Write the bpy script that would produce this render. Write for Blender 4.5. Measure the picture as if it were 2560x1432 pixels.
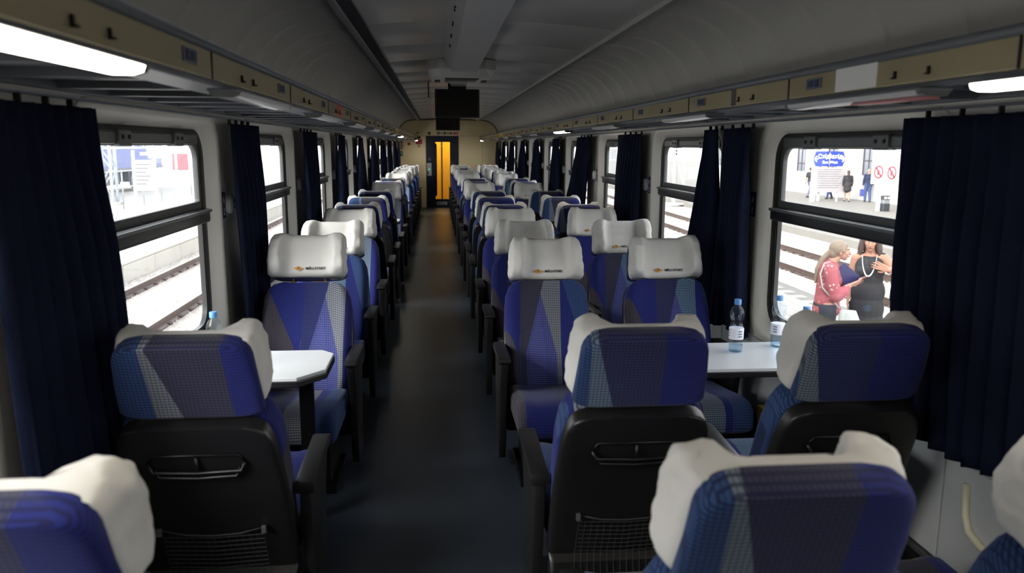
import bpy, bmesh, math, random
from mathutils import Vector, Matrix, noise
import numpy as np

for o in list(bpy.data.objects): bpy.data.objects.remove(o, do_unlink=True)
SC = bpy.context.scene
COL = SC.collection

# ------------------------------------------------------------------ camera
FPX = 1991.0; IW, IH = 2560.0, 1432.0
YAW, PITCH, ROLL = map(math.radians, (5.37, 10.0, 0.3))
CAMP = Vector((0.0, 0.0, 1.65))
fwd = Vector((math.sin(YAW)*math.cos(PITCH), math.cos(YAW)*math.cos(PITCH), -math.sin(PITCH)))
r0 = Vector((math.cos(YAW), -math.sin(YAW), 0)); u0 = r0.cross(fwd)
CR = r0*math.cos(ROLL) + u0*math.sin(ROLL); CU = u0*math.cos(ROLL) - r0*math.sin(ROLL)
cd = bpy.data.cameras.new('camera'); cam = bpy.data.objects.new('camera', cd); COL.objects.link(cam)
M = Matrix((CR, CU, -fwd)).transposed().to_4x4(); M.translation = CAMP
cam.matrix_world = M
cd.sensor_width = 36.0; cd.lens = FPX/IW*36.0; cd.clip_start = 0.05; cd.clip_end = 400
cd.dof.use_dof = True; cd.dof.focus_distance = 5.2; cd.dof.aperture_fstop = 3.2
SC.camera = cam

def ray(x, y): return CR*((x-IW/2)/FPX) + CU*((IH/2-y)/FPX) + fwd
def onX(x, y, X): d = ray(x, y); return CAMP + d*((X-CAMP.x)/d.x)
def onY(x, y, Y): d = ray(x, y); return CAMP + d*((Y-CAMP.y)/d.y)
def onZ(x, y, Z): d = ray(x, y); return CAMP + d*((Z-CAMP.z)/d.z)

# ------------------------------------------------------------------ world, exposure
W = bpy.data.worlds.new('overcast_sky'); SC.world = W; W.use_nodes = True
nt = W.node_tree; nt.nodes.clear()
wo = nt.nodes.new('ShaderNodeOutputWorld'); bg = nt.nodes.new('ShaderNodeBackground')
tc = nt.nodes.new('ShaderNodeTexCoord'); sx = nt.nodes.new('ShaderNodeSeparateXYZ')
rp = nt.nodes.new('ShaderNodeValToRGB')
rp.color_ramp.elements[0].position = 0.0; rp.color_ramp.elements[0].color = (1.0, 0.99, 0.97, 1)
rp.color_ramp.elements[1].position = 1.0; rp.color_ramp.elements[1].color = (0.80, 0.88, 1.0, 1)
nt.links.new(tc.outputs['Generated'], sx.inputs[0]); nt.links.new(sx.outputs['Z'], rp.inputs[0])
nt.links.new(rp.outputs[0], bg.inputs[0]); bg.inputs[1].default_value = 4.8
nt.links.new(bg.outputs[0], wo.inputs[0])
sd_ = bpy.data.lights.new('hazy_sun', 'SUN'); sd_.energy = 8.5; sd_.angle = math.radians(38); sd_.color = (1.0, .97, .92)
sun = bpy.data.objects.new('hazy_sun', sd_); COL.objects.link(sun); sun.location = (-20, -14, 20)
sun.rotation_euler = Vector((-1.0, -.75, .72)).to_track_quat('Z', 'Y').to_euler()
SC.view_settings.view_transform = 'Standard'; SC.view_settings.look = 'None'
SC.view_settings.exposure = 0.0; SC.view_settings.gamma = 1.0; SC.view_settings.use_curve_mapping = False

# ------------------------------------------------------------------ materials
def lin(c):
    return tuple(((v/255)/12.92 if v/255 <= 0.04045 else ((v/255+0.055)/1.055)**2.4) for v in c)
MATS = {}
def mat(name, rgb, rough=0.5, metal=0.0, var=0.10, scale=6.0, bump=0.0, bscale=60.0, emit=0.0, spec=0.5):
    if name in MATS: return MATS[name]
    m = bpy.data.materials.new(name); m.use_nodes = True
    n = m.node_tree.nodes; l = m.node_tree.links
    b = n['Principled BSDF']; c = lin(rgb)
    b.inputs['Roughness'].default_value = rough; b.inputs['Metallic'].default_value = metal
    b.inputs['Specular IOR Level'].default_value = spec
    t = n.new('ShaderNodeTexCoord'); nz = n.new('ShaderNodeTexNoise')
    nz.inputs['Scale'].default_value = scale; nz.inputs['Detail'].default_value = 4
    l.new(t.outputs['Object'], nz.inputs['Vector'])
    mx = n.new('ShaderNodeMix'); mx.data_type = 'RGBA'
    mx.inputs[6].default_value = (*[v*(1-var) for v in c], 1); mx.inputs[7].default_value = (*[min(1, v*(1+var)) for v in c], 1)
    l.new(nz.outputs[0], mx.inputs[0]); l.new(mx.outputs[2], b.inputs['Base Color'])
    if bump:
        n2 = n.new('ShaderNodeTexNoise'); n2.inputs['Scale'].default_value = bscale; n2.inputs['Detail'].default_value = 3
        l.new(t.outputs['Object'], n2.inputs['Vector'])
        bp = n.new('ShaderNodeBump'); bp.inputs['Strength'].default_value = bump; bp.inputs['Distance'].default_value = 0.01
        l.new(n2.outputs[0], bp.inputs['Height']); l.new(bp.outputs[0], b.inputs['Normal'])
    if emit:
        b.inputs['Emission Color'].default_value = (*c, 1); b.inputs['Emission Strength'].default_value = emit
    MATS[name] = m; return m

def glassmat(name, tint=(1, 1, 1), refl=0.06, rough=0.02, dirt=0.0):
    m = bpy.data.materials.new(name); m.use_nodes = True
    n = m.node_tree.nodes; l = m.node_tree.links; n.clear()
    out = n.new('ShaderNodeOutputMaterial'); tr = n.new('ShaderNodeBsdfTransparent'); gl = n.new('ShaderNodeBsdfGlossy')
    tr.inputs[0].default_value = (*tint, 1); gl.inputs['Roughness'].default_value = rough
    fc = n.new('ShaderNodeLayerWeight'); fc.inputs[0].default_value = .5
    pw = n.new('ShaderNodeMath'); pw.operation = 'POWER'; pw.inputs[1].default_value = 5.0; l.new(fc.outputs['Facing'], pw.inputs[0])
    lw = n.new('ShaderNodeMath'); lw.operation = 'MULTIPLY_ADD'; lw.inputs[1].default_value = .5; lw.inputs[2].default_value = refl*.5; l.new(pw.outputs[0], lw.inputs[0])
    mx = n.new('ShaderNodeMixShader'); l.new(lw.outputs[0], mx.inputs[0]); l.new(tr.outputs[0], mx.inputs[1]); l.new(gl.outputs[0], mx.inputs[2])
    last = mx
    if dirt:
        df = n.new('ShaderNodeBsdfDiffuse'); df.inputs[0].default_value = (.8, .8, .8, 1)
        nz = n.new('ShaderNodeTexNoise'); nz.inputs['Scale'].default_value = 3.0; nz.inputs['Detail'].default_value = 5
        t = n.new('ShaderNodeTexCoord'); l.new(t.outputs['Object'], nz.inputs['Vector'])
        mm = n.new('ShaderNodeMath'); mm.operation = 'MULTIPLY'; mm.inputs[1].default_value = dirt; l.new(nz.outputs[0], mm.inputs[0])
        m2 = n.new('ShaderNodeMixShader'); l.new(mm.outputs[0], m2.inputs[0]); l.new(mx.outputs[0], m2.inputs[1]); l.new(df.outputs[0], m2.inputs[2]); last = m2
    l.new(last.outputs[0], out.inputs[0]); MATS[name] = m; return m

def fabric(name, dark=1.0, zfix=None):
    """blue moquette with wedges of beige, lavender, brown and light blue and a woven grid"""
    m = bpy.data.materials.new(name); m.use_nodes = True
    n = m.node_tree.nodes; l = m.node_tree.links; b = n['Principled BSDF']
    b.inputs['Roughness'].default_value = 0.85; b.inputs['Specular IOR Level'].default_value = 0.25
    b.inputs['Sheen Weight'].default_value = 0.08
    t = n.new('ShaderNodeTexCoord'); s = n.new('ShaderNodeSeparateXYZ'); l.new(t.outputs['Object'], s.inputs[0])
    oi = n.new('ShaderNodeObjectInfo')
    def mth(op, a, c=None):
        q = n.new('ShaderNodeMath'); q.operation = op
        for i, v in enumerate((a, c)):
            if v is None: continue
            if isinstance(v, (int, float)): q.inputs[i].default_value = v
            else: l.new(v, q.inputs[i])
        return q.outputs[0]
    x = mth('ADD', s.outputs['X'], mth('MULTIPLY', mth('SUBTRACT', oi.outputs['Random'], 0.5), 0.16))
    zz = mth('ADD', s.outputs['Z'], mth('MULTIPLY', s.outputs['Y'], -1.1))
    z = mth('MAXIMUM', mth('SUBTRACT', zz, 0.85), -0.25) if zfix is None else mth('ADD', mth('MULTIPLY', s.outputs['Y'], 0.1), zfix)
    def wedge(a0, a1, b0, b1):
        lo = mth('ADD', mth('MULTIPLY', z, a1), a0); hi = mth('ADD', mth('MULTIPLY', z, b1), b0)
        return mth('MULTIPLY', mth('GREATER_THAN', x, lo), mth('LESS_THAN', x, hi))
    def mixc(f, a, c):
        q = n.new('ShaderNodeMix'); q.data_type = 'RGBA'
        if isinstance(f, (int, float)): q.inputs[0].default_value = f
        else: l.new(f, q.inputs[0])
        for i, v in ((6, a), (7, c)):
            if isinstance(v, tuple): q.inputs[i].default_value = (*v, 1)
            else: l.new(v, q.inputs[i])
        return q.outputs[2]
    def C(*c): return tuple(v*dark for v in lin(c))
    col = mixc(wedge(-.33, .0, -.20, .18), C(29, 38, 110), C(50, 76, 120))
    r2 = mth('FRACT', mth('MULTIPLY', oi.outputs['Random'], 7.31))
    col = mixc(wedge(-.125, -.02, -.04, .10), col, mixc(r2, C(126, 128, 128), C(88, 120, 146)))
    col = mixc(wedge(-.055, .16, .075, -.22), col, C(78, 84, 142))
    col = mixc(wedge(.02, -.20, .095, -.03), col, mixc(oi.outputs['Random'], C(64, 60, 56), C(38, 46, 96)))
    col = mixc(wedge(.19, .34, .30, .0), col, C(72, 66, 62))
    col = mixc(wedge(.10, -.02, .19, .32), col, C(26, 35, 106))
    gx = mth('LESS_THAN', mth('FRACT', mth('MULTIPLY', x, 90.0)), 0.28)
    gz = mth('LESS_THAN', mth('FRACT', mth('MULTIPLY', zz, 76.0)), 0.42)
    patch = mth('MAXIMUM', wedge(-.33, .0, -.015, .10), mth('MAXIMUM', wedge(.005, -.2, .105, -.03), wedge(.19, .34, .3, 0.)))
    grid = mth('MAXIMUM', mth('MULTIPLY', gz, 0.75), mth('MULTIPLY', mth('MULTIPLY', gx, patch), 0.6))
    col = mixc(grid, col, C(15, 17, 60))
    l.new(col, b.inputs['Base Color'])
    bp = n.new('ShaderNodeBump'); bp.inputs['Strength'].default_value = 0.15; bp.inputs['Distance'].default_value = 0.002
    l.new(gz, bp.inputs['Height']); l.new(bp.outputs[0], b.inputs['Normal'])
    MATS[name] = m; return m

FAB = fabric('blue_moquette'); FABC = fabric('blue_moquette_cushion', zfix=.14)
WHITE_CLOTH = mat('white_cloth', (214, 212, 208), .9, var=.05, scale=14, bump=.25, bscale=22, spec=.2)
BLACKP = mat('black_plastic', (24, 23, 24), .42, var=.15, bump=.05, bscale=300)
BLACKM = mat('black_metal', (20, 20, 22), .35, .3)
STEEL = mat('brushed_steel', (175, 172, 165), .28, .9, var=.15, scale=3)
CHROME = mat('chrome', (205, 205, 205), .12, 1.0)
CREAM = mat('cream_laminate', (242, 222, 176), .45, var=.06, scale=2)
WALLC = mat('warm_white_wall', (205, 203, 198), .5, var=.06, scale=3)
TRIMW = mat('white_window_trim', (222, 218, 208), .35, var=.04)
LOWERW = mat('light_grey_wall_panel', (186, 189, 190), .5, var=.05)
CEILC = mat('ceiling_paint', (188, 187, 183), .32, var=.06, scale=2)
VAULT = mat('vault_paint', (196, 194, 190), .42, var=.05, scale=3)
RACKG = mat('rack_grey_paint', (96, 100, 108), .4, var=.1)
SHELFG = mat('rack_shelf_dark', (34, 36, 42), .6)
NAVY = mat('navy_curtain_cloth', (18, 23, 44), .95, var=.25, scale=8, bump=.15, bscale=120, spec=.15)
RUBBER = mat('black_rubber', (14, 13, 14), .5)
ALU = mat('grey_aluminium', (104, 106, 106), .4, .6)
FLOORM = mat('dark_linoleum', (48, 54, 62), .36, var=.35, scale=1.6, bump=.04, bscale=200)
TABLEW = mat('white_table_laminate', (216, 218, 220), .25, var=.03)
GLASS = glassmat('window_glass', (.97, .98, .98), dirt=.035)
DOORM = mat('navy_door_paint', (28, 36, 52), .35, var=.1)
YELLOW = mat('yellow_panel', (246, 200, 40), .4, var=.05)
RED = mat('red_sign', (178, 32, 44), .5); GREEN = mat('green_sign', (16, 122, 84), .5)
SIGNW = mat('sign_white', (232, 232, 232), .5, var=.02); SIGNB = mat('sign_black', (22, 22, 24), .5)
NAVYP = mat('navy_plate', (26, 30, 84), .4)
LAMPON = mat('lamp_lit', (255, 244, 224), .5, var=0, emit=14.0)
LAMPOFF = mat('lamp_diffuser_off', (206, 206, 208), .25, var=.03)
SCREEN = mat('black_screen', (6, 7, 9), .15)
BRASS = mat('post_metal', (190, 150, 105), .35, .8)

# ------------------------------------------------------------------ mesh helpers
class MB:
    def __init__(s): s.v = []; s.f = []
    def add(s, vs, fs):
        k = len(s.v); s.v += [tuple(p) for p in vs]; s.f += [tuple(i+k for i in f) for f in fs]; return s
    def box(s, x0, x1, y0, y1, z0, z1):
        return s.add([(x0,y0,z0),(x1,y0,z0),(x1,y1,z0),(x0,y1,z0),(x0,y0,z1),(x1,y0,z1),(x1,y1,z1),(x0,y1,z1)],
                     [(0,3,2,1),(4,5,6,7),(0,1,5,4),(1,2,6,5),(2,3,7,6),(3,0,4,7)])
    def loft(s, rings, cap=True, closed=False):
        n = len(rings[0]); vs = [p for r in rings for p in r]; fs = []
        m = len(rings)
        for i in range(m if closed else m-1):
            a = i*n; b = ((i+1) % m)*n
            for j in range(n): fs.append((a+j, a+(j+1) % n, b+(j+1) % n, b+j))
        if cap and not closed: fs += [tuple(range(n-1, -1, -1)), tuple(range((m-1)*n, m*n))]
        return s.add(vs, fs)
    def tube(s, path, r, n=8, cap=True):
        path = [Vector(p) for p in path]; rr = r if isinstance(r, (list, tuple)) else [r]*len(path)
        rings = []; up = None
        for i, p in enumerate(path):
            d = (path[min(i+1, len(path)-1)] - path[max(i-1, 0)]).normalized()
            if up is None or abs(up.dot(d)) > .98: up = Vector((0,0,1)) if abs(d.z) < .9 else Vector((1,0,0))
            a = d.cross(up).normalized(); b = a.cross(d); up = b
            rings.append([p + (a*math.cos(2*math.pi*k/n) + b*math.sin(2*math.pi*k/n))*rr[i] for k in range(n)])
        return s.loft(rings, cap)
    def revolve(s, prof, c=(0,0,0), n=20, axis='z'):
        rings = []
        for r, h in prof:
            ring = []
            for k in range(n):
                a = 2*math.pi*k/n; x, y = r*math.cos(a), r*math.sin(a)
                p = (x, y, h) if axis == 'z' else ((h, x, y) if axis == 'x' else (y, h, x))
                ring.append((c[0]+p[0], c[1]+p[1], c[2]+p[2]))
            rings.append(ring)
        return s.loft(rings)
    def sphere(s, c, r, n=12, m=8):
        r = r if isinstance(r, (tuple, list)) else (r, r, r); rings = []
        for i in range(m+1):
            t = math.pi*(i/m)*.998 + .001*math.pi
            rings.append([(c[0]+r[0]*math.sin(t)*math.cos(2*math.pi*k/n), c[1]+r[1]*math.sin(t)*math.sin(2*math.pi*k/n), c[2]-r[2]*math.cos(t)) for k in range(n)])
        return s.loft(rings)
    def prism(s, pts, axis, lo, hi):
        n = len(pts)
        def P(a, b, c): return {'x': (c, a, b), 'y': (a, c, b), 'z': (a, b, c)}[axis]
        return s.loft([[P(a, b, lo) for a, b in pts], [P(a, b, hi) for a, b in pts]])
    def ring(s, outer, inner, axis, lo, hi):
        def P(a, b, c): return {'x': (c, a, b), 'y': (a, c, b), 'z': (a, b, c)}[axis]
        return s.loft([[P(a, b, lo) for a, b in outer], [P(a, b, hi) for a, b in outer], [P(a, b, hi) for a, b in inner], [P(a, b, lo) for a, b in inner]], closed=True)
    def mesh(s, name, bevel=0, seg=2, smooth=False):
        me = bpy.data.meshes.new(name); me.from_pydata(s.v, [], s.f); me.update()
        bm = bmesh.new(); bm.from_mesh(me); bmesh.ops.recalc_face_normals(bm, faces=bm.faces)
        if bevel:
            ed = [e for e in bm.edges if len(e.link_faces) == 2 and e.calc_face_angle(0) > .5]
            bmesh.ops.bevel(bm, geom=ed, offset=bevel, segments=seg, affect='EDGES', profile=.6, clamp_overlap=True)
        bm.to_mesh(me); bm.free()
        if smooth:
            me.polygons.foreach_set('use_smooth', [True]*len(me.polygons))
            if smooth != 'all': me.set_sharp_from_angle(angle=math.radians(38 if smooth is True else smooth))
        return me
    def build(s, name, m, parent=None, bevel=0, seg=2, smooth=False):
        return obj(name, s.mesh(name, bevel, seg, smooth), m, parent)

def obj(name, me, m=None, parent=None):
    o = bpy.data.objects.new(name, me); COL.objects.link(o)
    if m is not None and me is not None:
        if len(me.materials) == 0: me.materials.append(m)
    if parent is not None: o.parent = parent
    return o
def tag(o, label=None, cat=None, group=None, kind=None):
    if label: o['label'] = label
    if cat: o['category'] = cat
    if group: o['group'] = group
    if kind: o['kind'] = kind
    return o
def thing(name, label, cat, loc=(0,0,0), rz=0, group=None, kind=None):
    o = bpy.data.objects.new(name, None); COL.objects.link(o); o.empty_display_size = .1
    o.location = loc; o.rotation_euler = (0, 0, rz); return tag(o, label, cat, group, kind)
KIDS = {}
def copy_tree(o, parent=None):
    c = o.copy(); COL.objects.link(c)
    if parent is not None: c.parent = parent
    for ch in list(o.children): copy_tree(ch, c)
    return c
def rrect(x0, x1, y0, y1, r, n=6):
    r = r if isinstance(r, (tuple, list)) else (r,)*4; pts = []      # r: bl, br, tr, tl
    for (cx, cy, a0, rr) in ((x0+r[0], y0+r[0], 180, r[0]), (x1-r[1], y0+r[1], 270, r[1]), (x1-r[2], y1-r[2], 0, r[2]), (x0+r[3], y1-r[3], 90, r[3])):
        for k in range(n+1):
            a = math.radians(a0+90*k/n); pts.append((cx+rr*math.cos(a), cy+rr*math.sin(a)))
    return pts
def text_mesh(txt, size, name):
    cu = bpy.data.curves.new(name, 'FONT'); cu.body = txt; cu.size = size; cu.align_x = 'CENTER'; cu.align_y = 'CENTER'; cu.extrude = .0006; cu.offset = size*.018; cu.resolution_u = 3
    o = bpy.data.objects.new(name, cu); COL.objects.link(o)
    me = bpy.data.meshes.new_from_object(o.evaluated_get(bpy.context.evaluated_depsgraph_get()))
    bpy.data.objects.remove(o); me.name = name; return me
def xform(me, M): me.transform(M); return me
ORD = ['zeroth','first','second','third','fourth','fifth','sixth','seventh','eighth','ninth','tenth','eleventh','twelfth','thirteenth','fourteenth','fifteenth','sixteenth','seventeenth','eighteenth','nineteenth','twentieth']
# ================================================================== coach shell
XL, XR, XC = -1.075, 1.685, 0.305
Y0, Y1 = -2.5, 21.75
WP, W0 = 2.11, 3.28                      # window pitch and the centre of the first window in view
WK = range(-2, 9)
PIER = [W0 - WP/2 + WP*k for k in range(-1, 10)]     # centres of the wall piers
f = MB().box(XL-.1, XR+.1, Y0-.1, Y1+1.9, -.06, 0).build('floor', FLOORM)
tag(f, 'dark grey-blue worn floor covering running down the aisle', 'floor', kind='structure')

def side_wall(side):
    X = XL if side < 0 else XR
    a, b = (X-.07, X) if side < 0 else (X, X+.07)
    m = MB()
    m.box(a, b, Y0, Y1, .0, .705); m.box(a, b, Y0, Y1, 1.75, 1.97)
    ys = [Y0]
    for k in WK: ys += [W0+WP*k-.75, W0+WP*k+.75]
    ys.append(Y1)
    for i in range(0, len(ys), 2): m.box(a, b, ys[i], ys[i+1], .705, 1.75)
    nm = 'left' if side < 0 else 'right'
    w = tag(m.build('wall_'+nm, WALLC), 'warm white coach side wall with rounded windows beside the '+('single seats' if side < 0 else 'paired seats'), 'wall', kind='structure')
    # lower wall panels with recessed joints, black kick strip
    for k in range(0, 24):
        y = -1.86 + k*1.055
        if y + 1.05 > Y1: break
        p = MB()
        x0, x1 = (X-.001, X+.014) if side < 0 else (X-.014, X+.001)
        p.box(x0, x1, y+.004, y+1.051, .28, .655)
        p.build('wall_panel', LOWERW, w, bevel=.004)
    x0, x1 = (X, X+.05) if side < 0 else (X-.05, X)
    MB().box(x0, x1, Y0+.02, Y1-.01, 0, .255).build('kick_panel', BLACKP, w, bevel=.006)
    x0, x1 = (X, X+.03) if side < 0 else (X-.03, X)
    MB().box(x0, x1, Y0+.02, Y1-.01, .255, .275).build('kick_ledge', ALU, w, bevel=.004)
    return w
wl, wr = side_wall(-1), side_wall(1)
# moulded grip on the lower panel, yellow corner piece below the right table
MB().tube([(XR-.018, 2.24, .60), (XR-.022, 2.225, .50), (XR-.024, 2.20, .455), (XR-.024, 2.14, .435), (XR-.024, 1.95, .42), (XR-.022, 1.80, .415)], .013, 8).build('panel_grip', mat('cream_plastic', (214, 208, 184), .4), wr, smooth='all')
tag(MB().box(XR-.055, XR-.014, 3.60, 3.80, .255, .345).build('yellow_corner_guard', YELLOW, None, bevel=.004), 'small yellow corner guard low on the wall under table with bottles', 'guard')

def window(side, k, num):
    X = XL if side < 0 else XR; yc = W0+WP*k; s = -side          # s: inward direction
    w = tag(bpy.data.objects.new('window_%d' % num, None), None, None, kind='structure'); COL.objects.link(w)
    w.location = (X, yc, 0)
    tag(w, 'rounded coach window on the %s side, %s from the yellow door' % ('single-seat' if side < 0 else 'paired-seat', ORD[9-k]), 'window')
    def rg(o, i, x0, x1, name, m, bev=.003):
        q = MB().ring(rrect(*o), rrect(*i), 'x', min(s*x0, s*x1), max(s*x0, s*x1))
        return q.build(name, m, w, bevel=bev, smooth=True)
    lps = []
    for (hw, z0, z1, r, x) in ((.80, .660, 1.793, .145, -.01), (.80, .660, 1.793, .145, .008), (.79, .668, 1.785, .142, .014), (.765, .688, 1.765, .14, .014), (.752, .700, 1.752, .14, .009), (.700, .740, 1.715, .13, -.045), (.700, .740, 1.715, .13, -.06)):
        lps.append([(s*x, a_, b_) for a_, b_ in rrect(-hw, hw, z0, z1, r)])
    MB().loft(lps, closed=True).build('window_trim', TRIMW, w, smooth=35)
    rg((-.702, .702, .738, 1.717, .13), (-.645, .645, .79, 1.685, .10), -.07, -.038, 'gasket', RUBBER, .004)
    up = rg((-.648, .648, 1.345, 1.688, (.02, .02, .09, .09)), (-.615, .615, 1.385, 1.645, (.01, .01, .07, .07)), -.066, -.042, 'upper_sash', mat('sash_grey', (78, 80, 80), .45, .3))
    rg((-.648, .648, .785, 1.30, (.10, .10, .02, .02)), (-.635, .635, .798, 1.285, (.09, .09, .01, .01)), -.066, -.044, 'lower_sash', mat('sash_dark', (58, 58, 58), .35, .5), 0)
    MB().box(min(-s*.065, -s*.008), max(-s*.065, -s*.008), -.66, .66, 1.285, 1.35).build('middle_rail', BLACKM, w, bevel=.012, seg=3, smooth=True)
    MB().box(min(-s*.05, s*.002), max(-s*.05, s*.002), -.655, .655, 1.333, 1.347).build('rail_lip', ALU, w, bevel=.003)
    rail = MB().box(min(-s*.06, -s*.03), max(-s*.06, -s*.03), -.60, .60, 1.650, 1.698).build('grip_rail', ALU, w, bevel=.008)
    for q in (-.30, .30):
        bk = MB().box(min(-s*.06, -s*.018), max(-s*.06, -s*.018), q-.055, q+.055, 1.642, 1.702).build('bracket', ALU, w, bevel=.006)
        for e in (-.03, .03): MB().revolve([(.001, -s*.019), (.008, -s*.019), (.008, -s*.013), (.001, -s*.013)], (0, q+e, 1.675), 10, 'x').build('latch_screw', BLACKM, bk)
    gx = -s*.055
    MB().prism(rrect(-.63, .63, 1.37, 1.665, .05), 'x', gx-.002, gx+.002).build('upper_pane', GLASS, w)
    MB().prism(rrect(-.64, .64, .79, 1.30, .08), 'x', gx-.002, gx+.002).build('lower_pane', GLASS, w)
    return w
n = 1
for side in (-1, 1):
    for k in WK: window(side, k, n); n += 1

# ---- pier fittings: coat knob and seat-number plate
def pier_fittings(side, i, y):
    X = XL if side < 0 else XR; s = -side
    sd = 'single-seat' if side < 0 else 'paired-seat'
    o = ORD[len(PIER)-i]
    t = thing('coat_knob', 'round white coat knob on the %s wall, %s pier from the yellow door' % (sd, o), 'coat hook', (X, y-.12, 1.35), 0, 'coat knobs on the wall piers')
    MB().revolve([(.001, 0), (.045, 0), (.05, s*.012), (.046, s*.028), (.034, s*.036), (.001, s*.037)], n=22, axis='x').build('disc', SIGNW, t, smooth=True)
    for dz in (-.014, .014): MB().sphere((s*.036, 0, dz), (.004, .008, .007), 8, 6).build('slot', SIGNB, t)
    t = thing('seat_number_plate', 'small navy seat number plate on the %s wall, %s pier from the yellow door' % (sd, o), 'number plate', (X, y-.20, 1.35), 0, 'navy seat number plates')
    MB().box(min(0, s*.006), max(0, s*.006), -.032, .032, -.065, .065).build('plate', NAVYP, t, bevel=.002)
    for dz, g in ((.028, ((-.010, .010, -.012, -.006), (-.010, -.004, -.006, .014), (.004, .010, -.02, .004))), (-.03, ((-.012, .012, .006, .012), (-.003, .003, -.016, .006), (-.012, .012, -.02, -.014)))):
        q = MB()
        for a, b, c, d in g: q.box(min(s*.006, s*.007), max(s*.006, s*.007), a, b, dz+c, dz+d)
        q.build('numeral', SIGNW, t)
for side in (-1, 1):
    for i, y in enumerate(PIER): pier_fittings(side, i, y)

# ---- ceiling: centre panels, side trims and pressed vault panels
ceil = tag(bpy.data.objects.new('ceiling', None), 'grey coach ceiling with flat centre panels and ribbed curved side vaults', 'ceiling', kind='structure'); COL.objects.link(ceil)
def zc(d): return 2.375 - .045*(d/.78)**2
cm = {}
def strip(prof, y0, y1, depth=.0):
    pass
yy = Y0
while yy < Y1-.05:
    y2 = min(yy+1.055, Y1)
    m = MB(); N = 12
    ds = [-.785 + 1.57*i/N for i in range(N+1)]
    rings = []
    for y, dz in ((yy+.002, .03), (yy+.002, .004), (yy+.008, 0), (y2-.008, 0), (y2-.002, .004), (y2-.002, .03)):
        rings.append([(XC+d, y, zc(d)+dz) for d in ds])
    vs = [p for r in rings for p in r]; fs = []
    for i in range(len(rings)-1):
        for j in range(N): fs.append((i*(N+1)+j, i*(N+1)+j+1, (i+1)*(N+1)+j+1, (i+1)*(N+1)+j))
    m.add(vs, fs).build('centre_panel', CEILC, ceil, smooth=True)
    yy = y2
MB().box(XC-.9, XC+.9, Y0, Y1, 2.42, 2.46).build('roof_liner', SHELFG, ceil)
VP_ = [(.80, 2.335), (.90, 2.335), (1.0, 2.322), (1.09, 2.295), (1.17, 2.25), (1.24, 2.185), (1.295, 2.10), (1.335, 2.0), (1.36, 1.90), (1.378, 1.80)]
def vault_panel(side, L, mesh=True):
    m = MB(); rings = []
    npt = len(VP_)
    for (y, push) in ((0, .03), (.0, .016), (.010, .015), (.022, .008), (.04, .001), (.07, 0), (L/2, -.002), (L-.07, 0), (L-.04, .001), (L-.022, .008), (L-.010, .015), (L, .016), (L, .03)):
        ring = []
        for i, (d, z) in enumerate(VP_):
            t = i/(npt-1); e = push
            # outward normal (towards the shell)
            a = VP_[max(i-1, 0)]; b = VP_[min(i+1, npt-1)]
            tx, tz = b[0]-a[0], b[1]-a[1]; ll = math.hypot(tx, tz); nx, nz = -tz/ll, tx/ll
            if nx < 0 and nz < 0: nx, nz = -nx, -nz
            edge = 0
            ring.append((XC+side*(d+nx*(e+edge)*1.0), y, z+abs(nz)*(e+edge)))
        rings.append(ring)
    vs = [p for r in rings for p in r]; fs = []
    for i in range(len(rings)-1):
        for j in range(npt-1): fs.append((i*npt+j, i*npt+j+1, (i+1)*npt+j+1, (i+1)*npt+j))
    return m.add(vs, fs).mesh('vault_panel', smooth=50)
for side in (-1, 1):
    me = vault_panel(side, .448); y = Y0; k = 0
    while y < Y1-.2:
        o = obj('vault_panel', me, VAULT, ceil); o.location = (0, y, 0); y += .4488
    m = MB(); m.loft([[(XC+side*(d+.03), y, z+.02) for d, z in VP_] + [(XC+side*1.47, y, 1.8), (XC+side*1.47, y, 2.45), (XC+side*.8, y, 2.45)] for y in (Y0, Y1)])
    m.build('vault_backing', SHELFG, ceil)
    x0 = XC+side*.79
    MB().prism([(x0-.022, 2.335), (x0-.018, 2.306), (x0+.018, 2.306), (x0+.022, 2.335), (x0+.022, 2.345), (x0-.022, 2.345)], 'y', Y0, Y1).build('ceiling_trim', mat('light_trim', (172, 172, 170), .35), ceil)
# dark strip that paints in the recess shadow beside the left trim
MB().box(XC-.77, XC-.70, Y0, Y1, 2.318, 2.326).build('trim_shadow_strip', SHELFG, ceil)

# ---- ceiling duct, air conditioner, monitors
DUCTM = mat('duct_paint', (166, 167, 168), .35, var=.05)
d = thing('ceiling_duct', 'grey boxed duct along the ceiling leading to the air conditioner', 'duct', (0, 0, 0))
MB().prism([(.07, 2.372), (.135, 2.265), (.345, 2.265), (.385, 2.372)], 'y', Y0+.1, 6.98).build('casing', DUCTM, d, bevel=.004)
for k in range(11):
    y = .6+k*.5
    for e in (0, .09): MB().sphere((.098, y+e, 2.322), (.006, .007, .008), 8, 6).build('screw_hole', SIGNB, d)
MB().prism([(.12, 2.372), (.165, 2.29), (.325, 2.29), (.36, 2.372)], 'y', 7.70, 9.0).build('rear_casing', DUCTM, d, bevel=.004)
a = thing('air_conditioner', 'white ceiling air conditioner with dark intake slot at the duct end', 'air conditioner', (0, 0, 0))
ay = 6.90
o1 = [(-.07, ay+.10), (.02, ay), (.42, ay), (.51, ay+.10), (.51, ay+.72), (.42, ay+.84), (.02, ay+.84), (-.07, ay+.72)]
o2 = [(-.03, ay+.16), (.05, ay+.10), (.39, ay+.10), (.47, ay+.16), (.47, ay+.68), (.40, ay+.77), (.04, ay+.77), (-.03, ay+.68)]
ACM = mat('ac_plastic', (198, 198, 194), .4, var=.03)
body = MB().loft([[(x, y, 2.37) for x, y in o1], [(x, y, 2.285) for x, y in o1], [(x, y, 2.225) for x, y in o2]]).build('body', ACM, a, bevel=.008)
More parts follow.
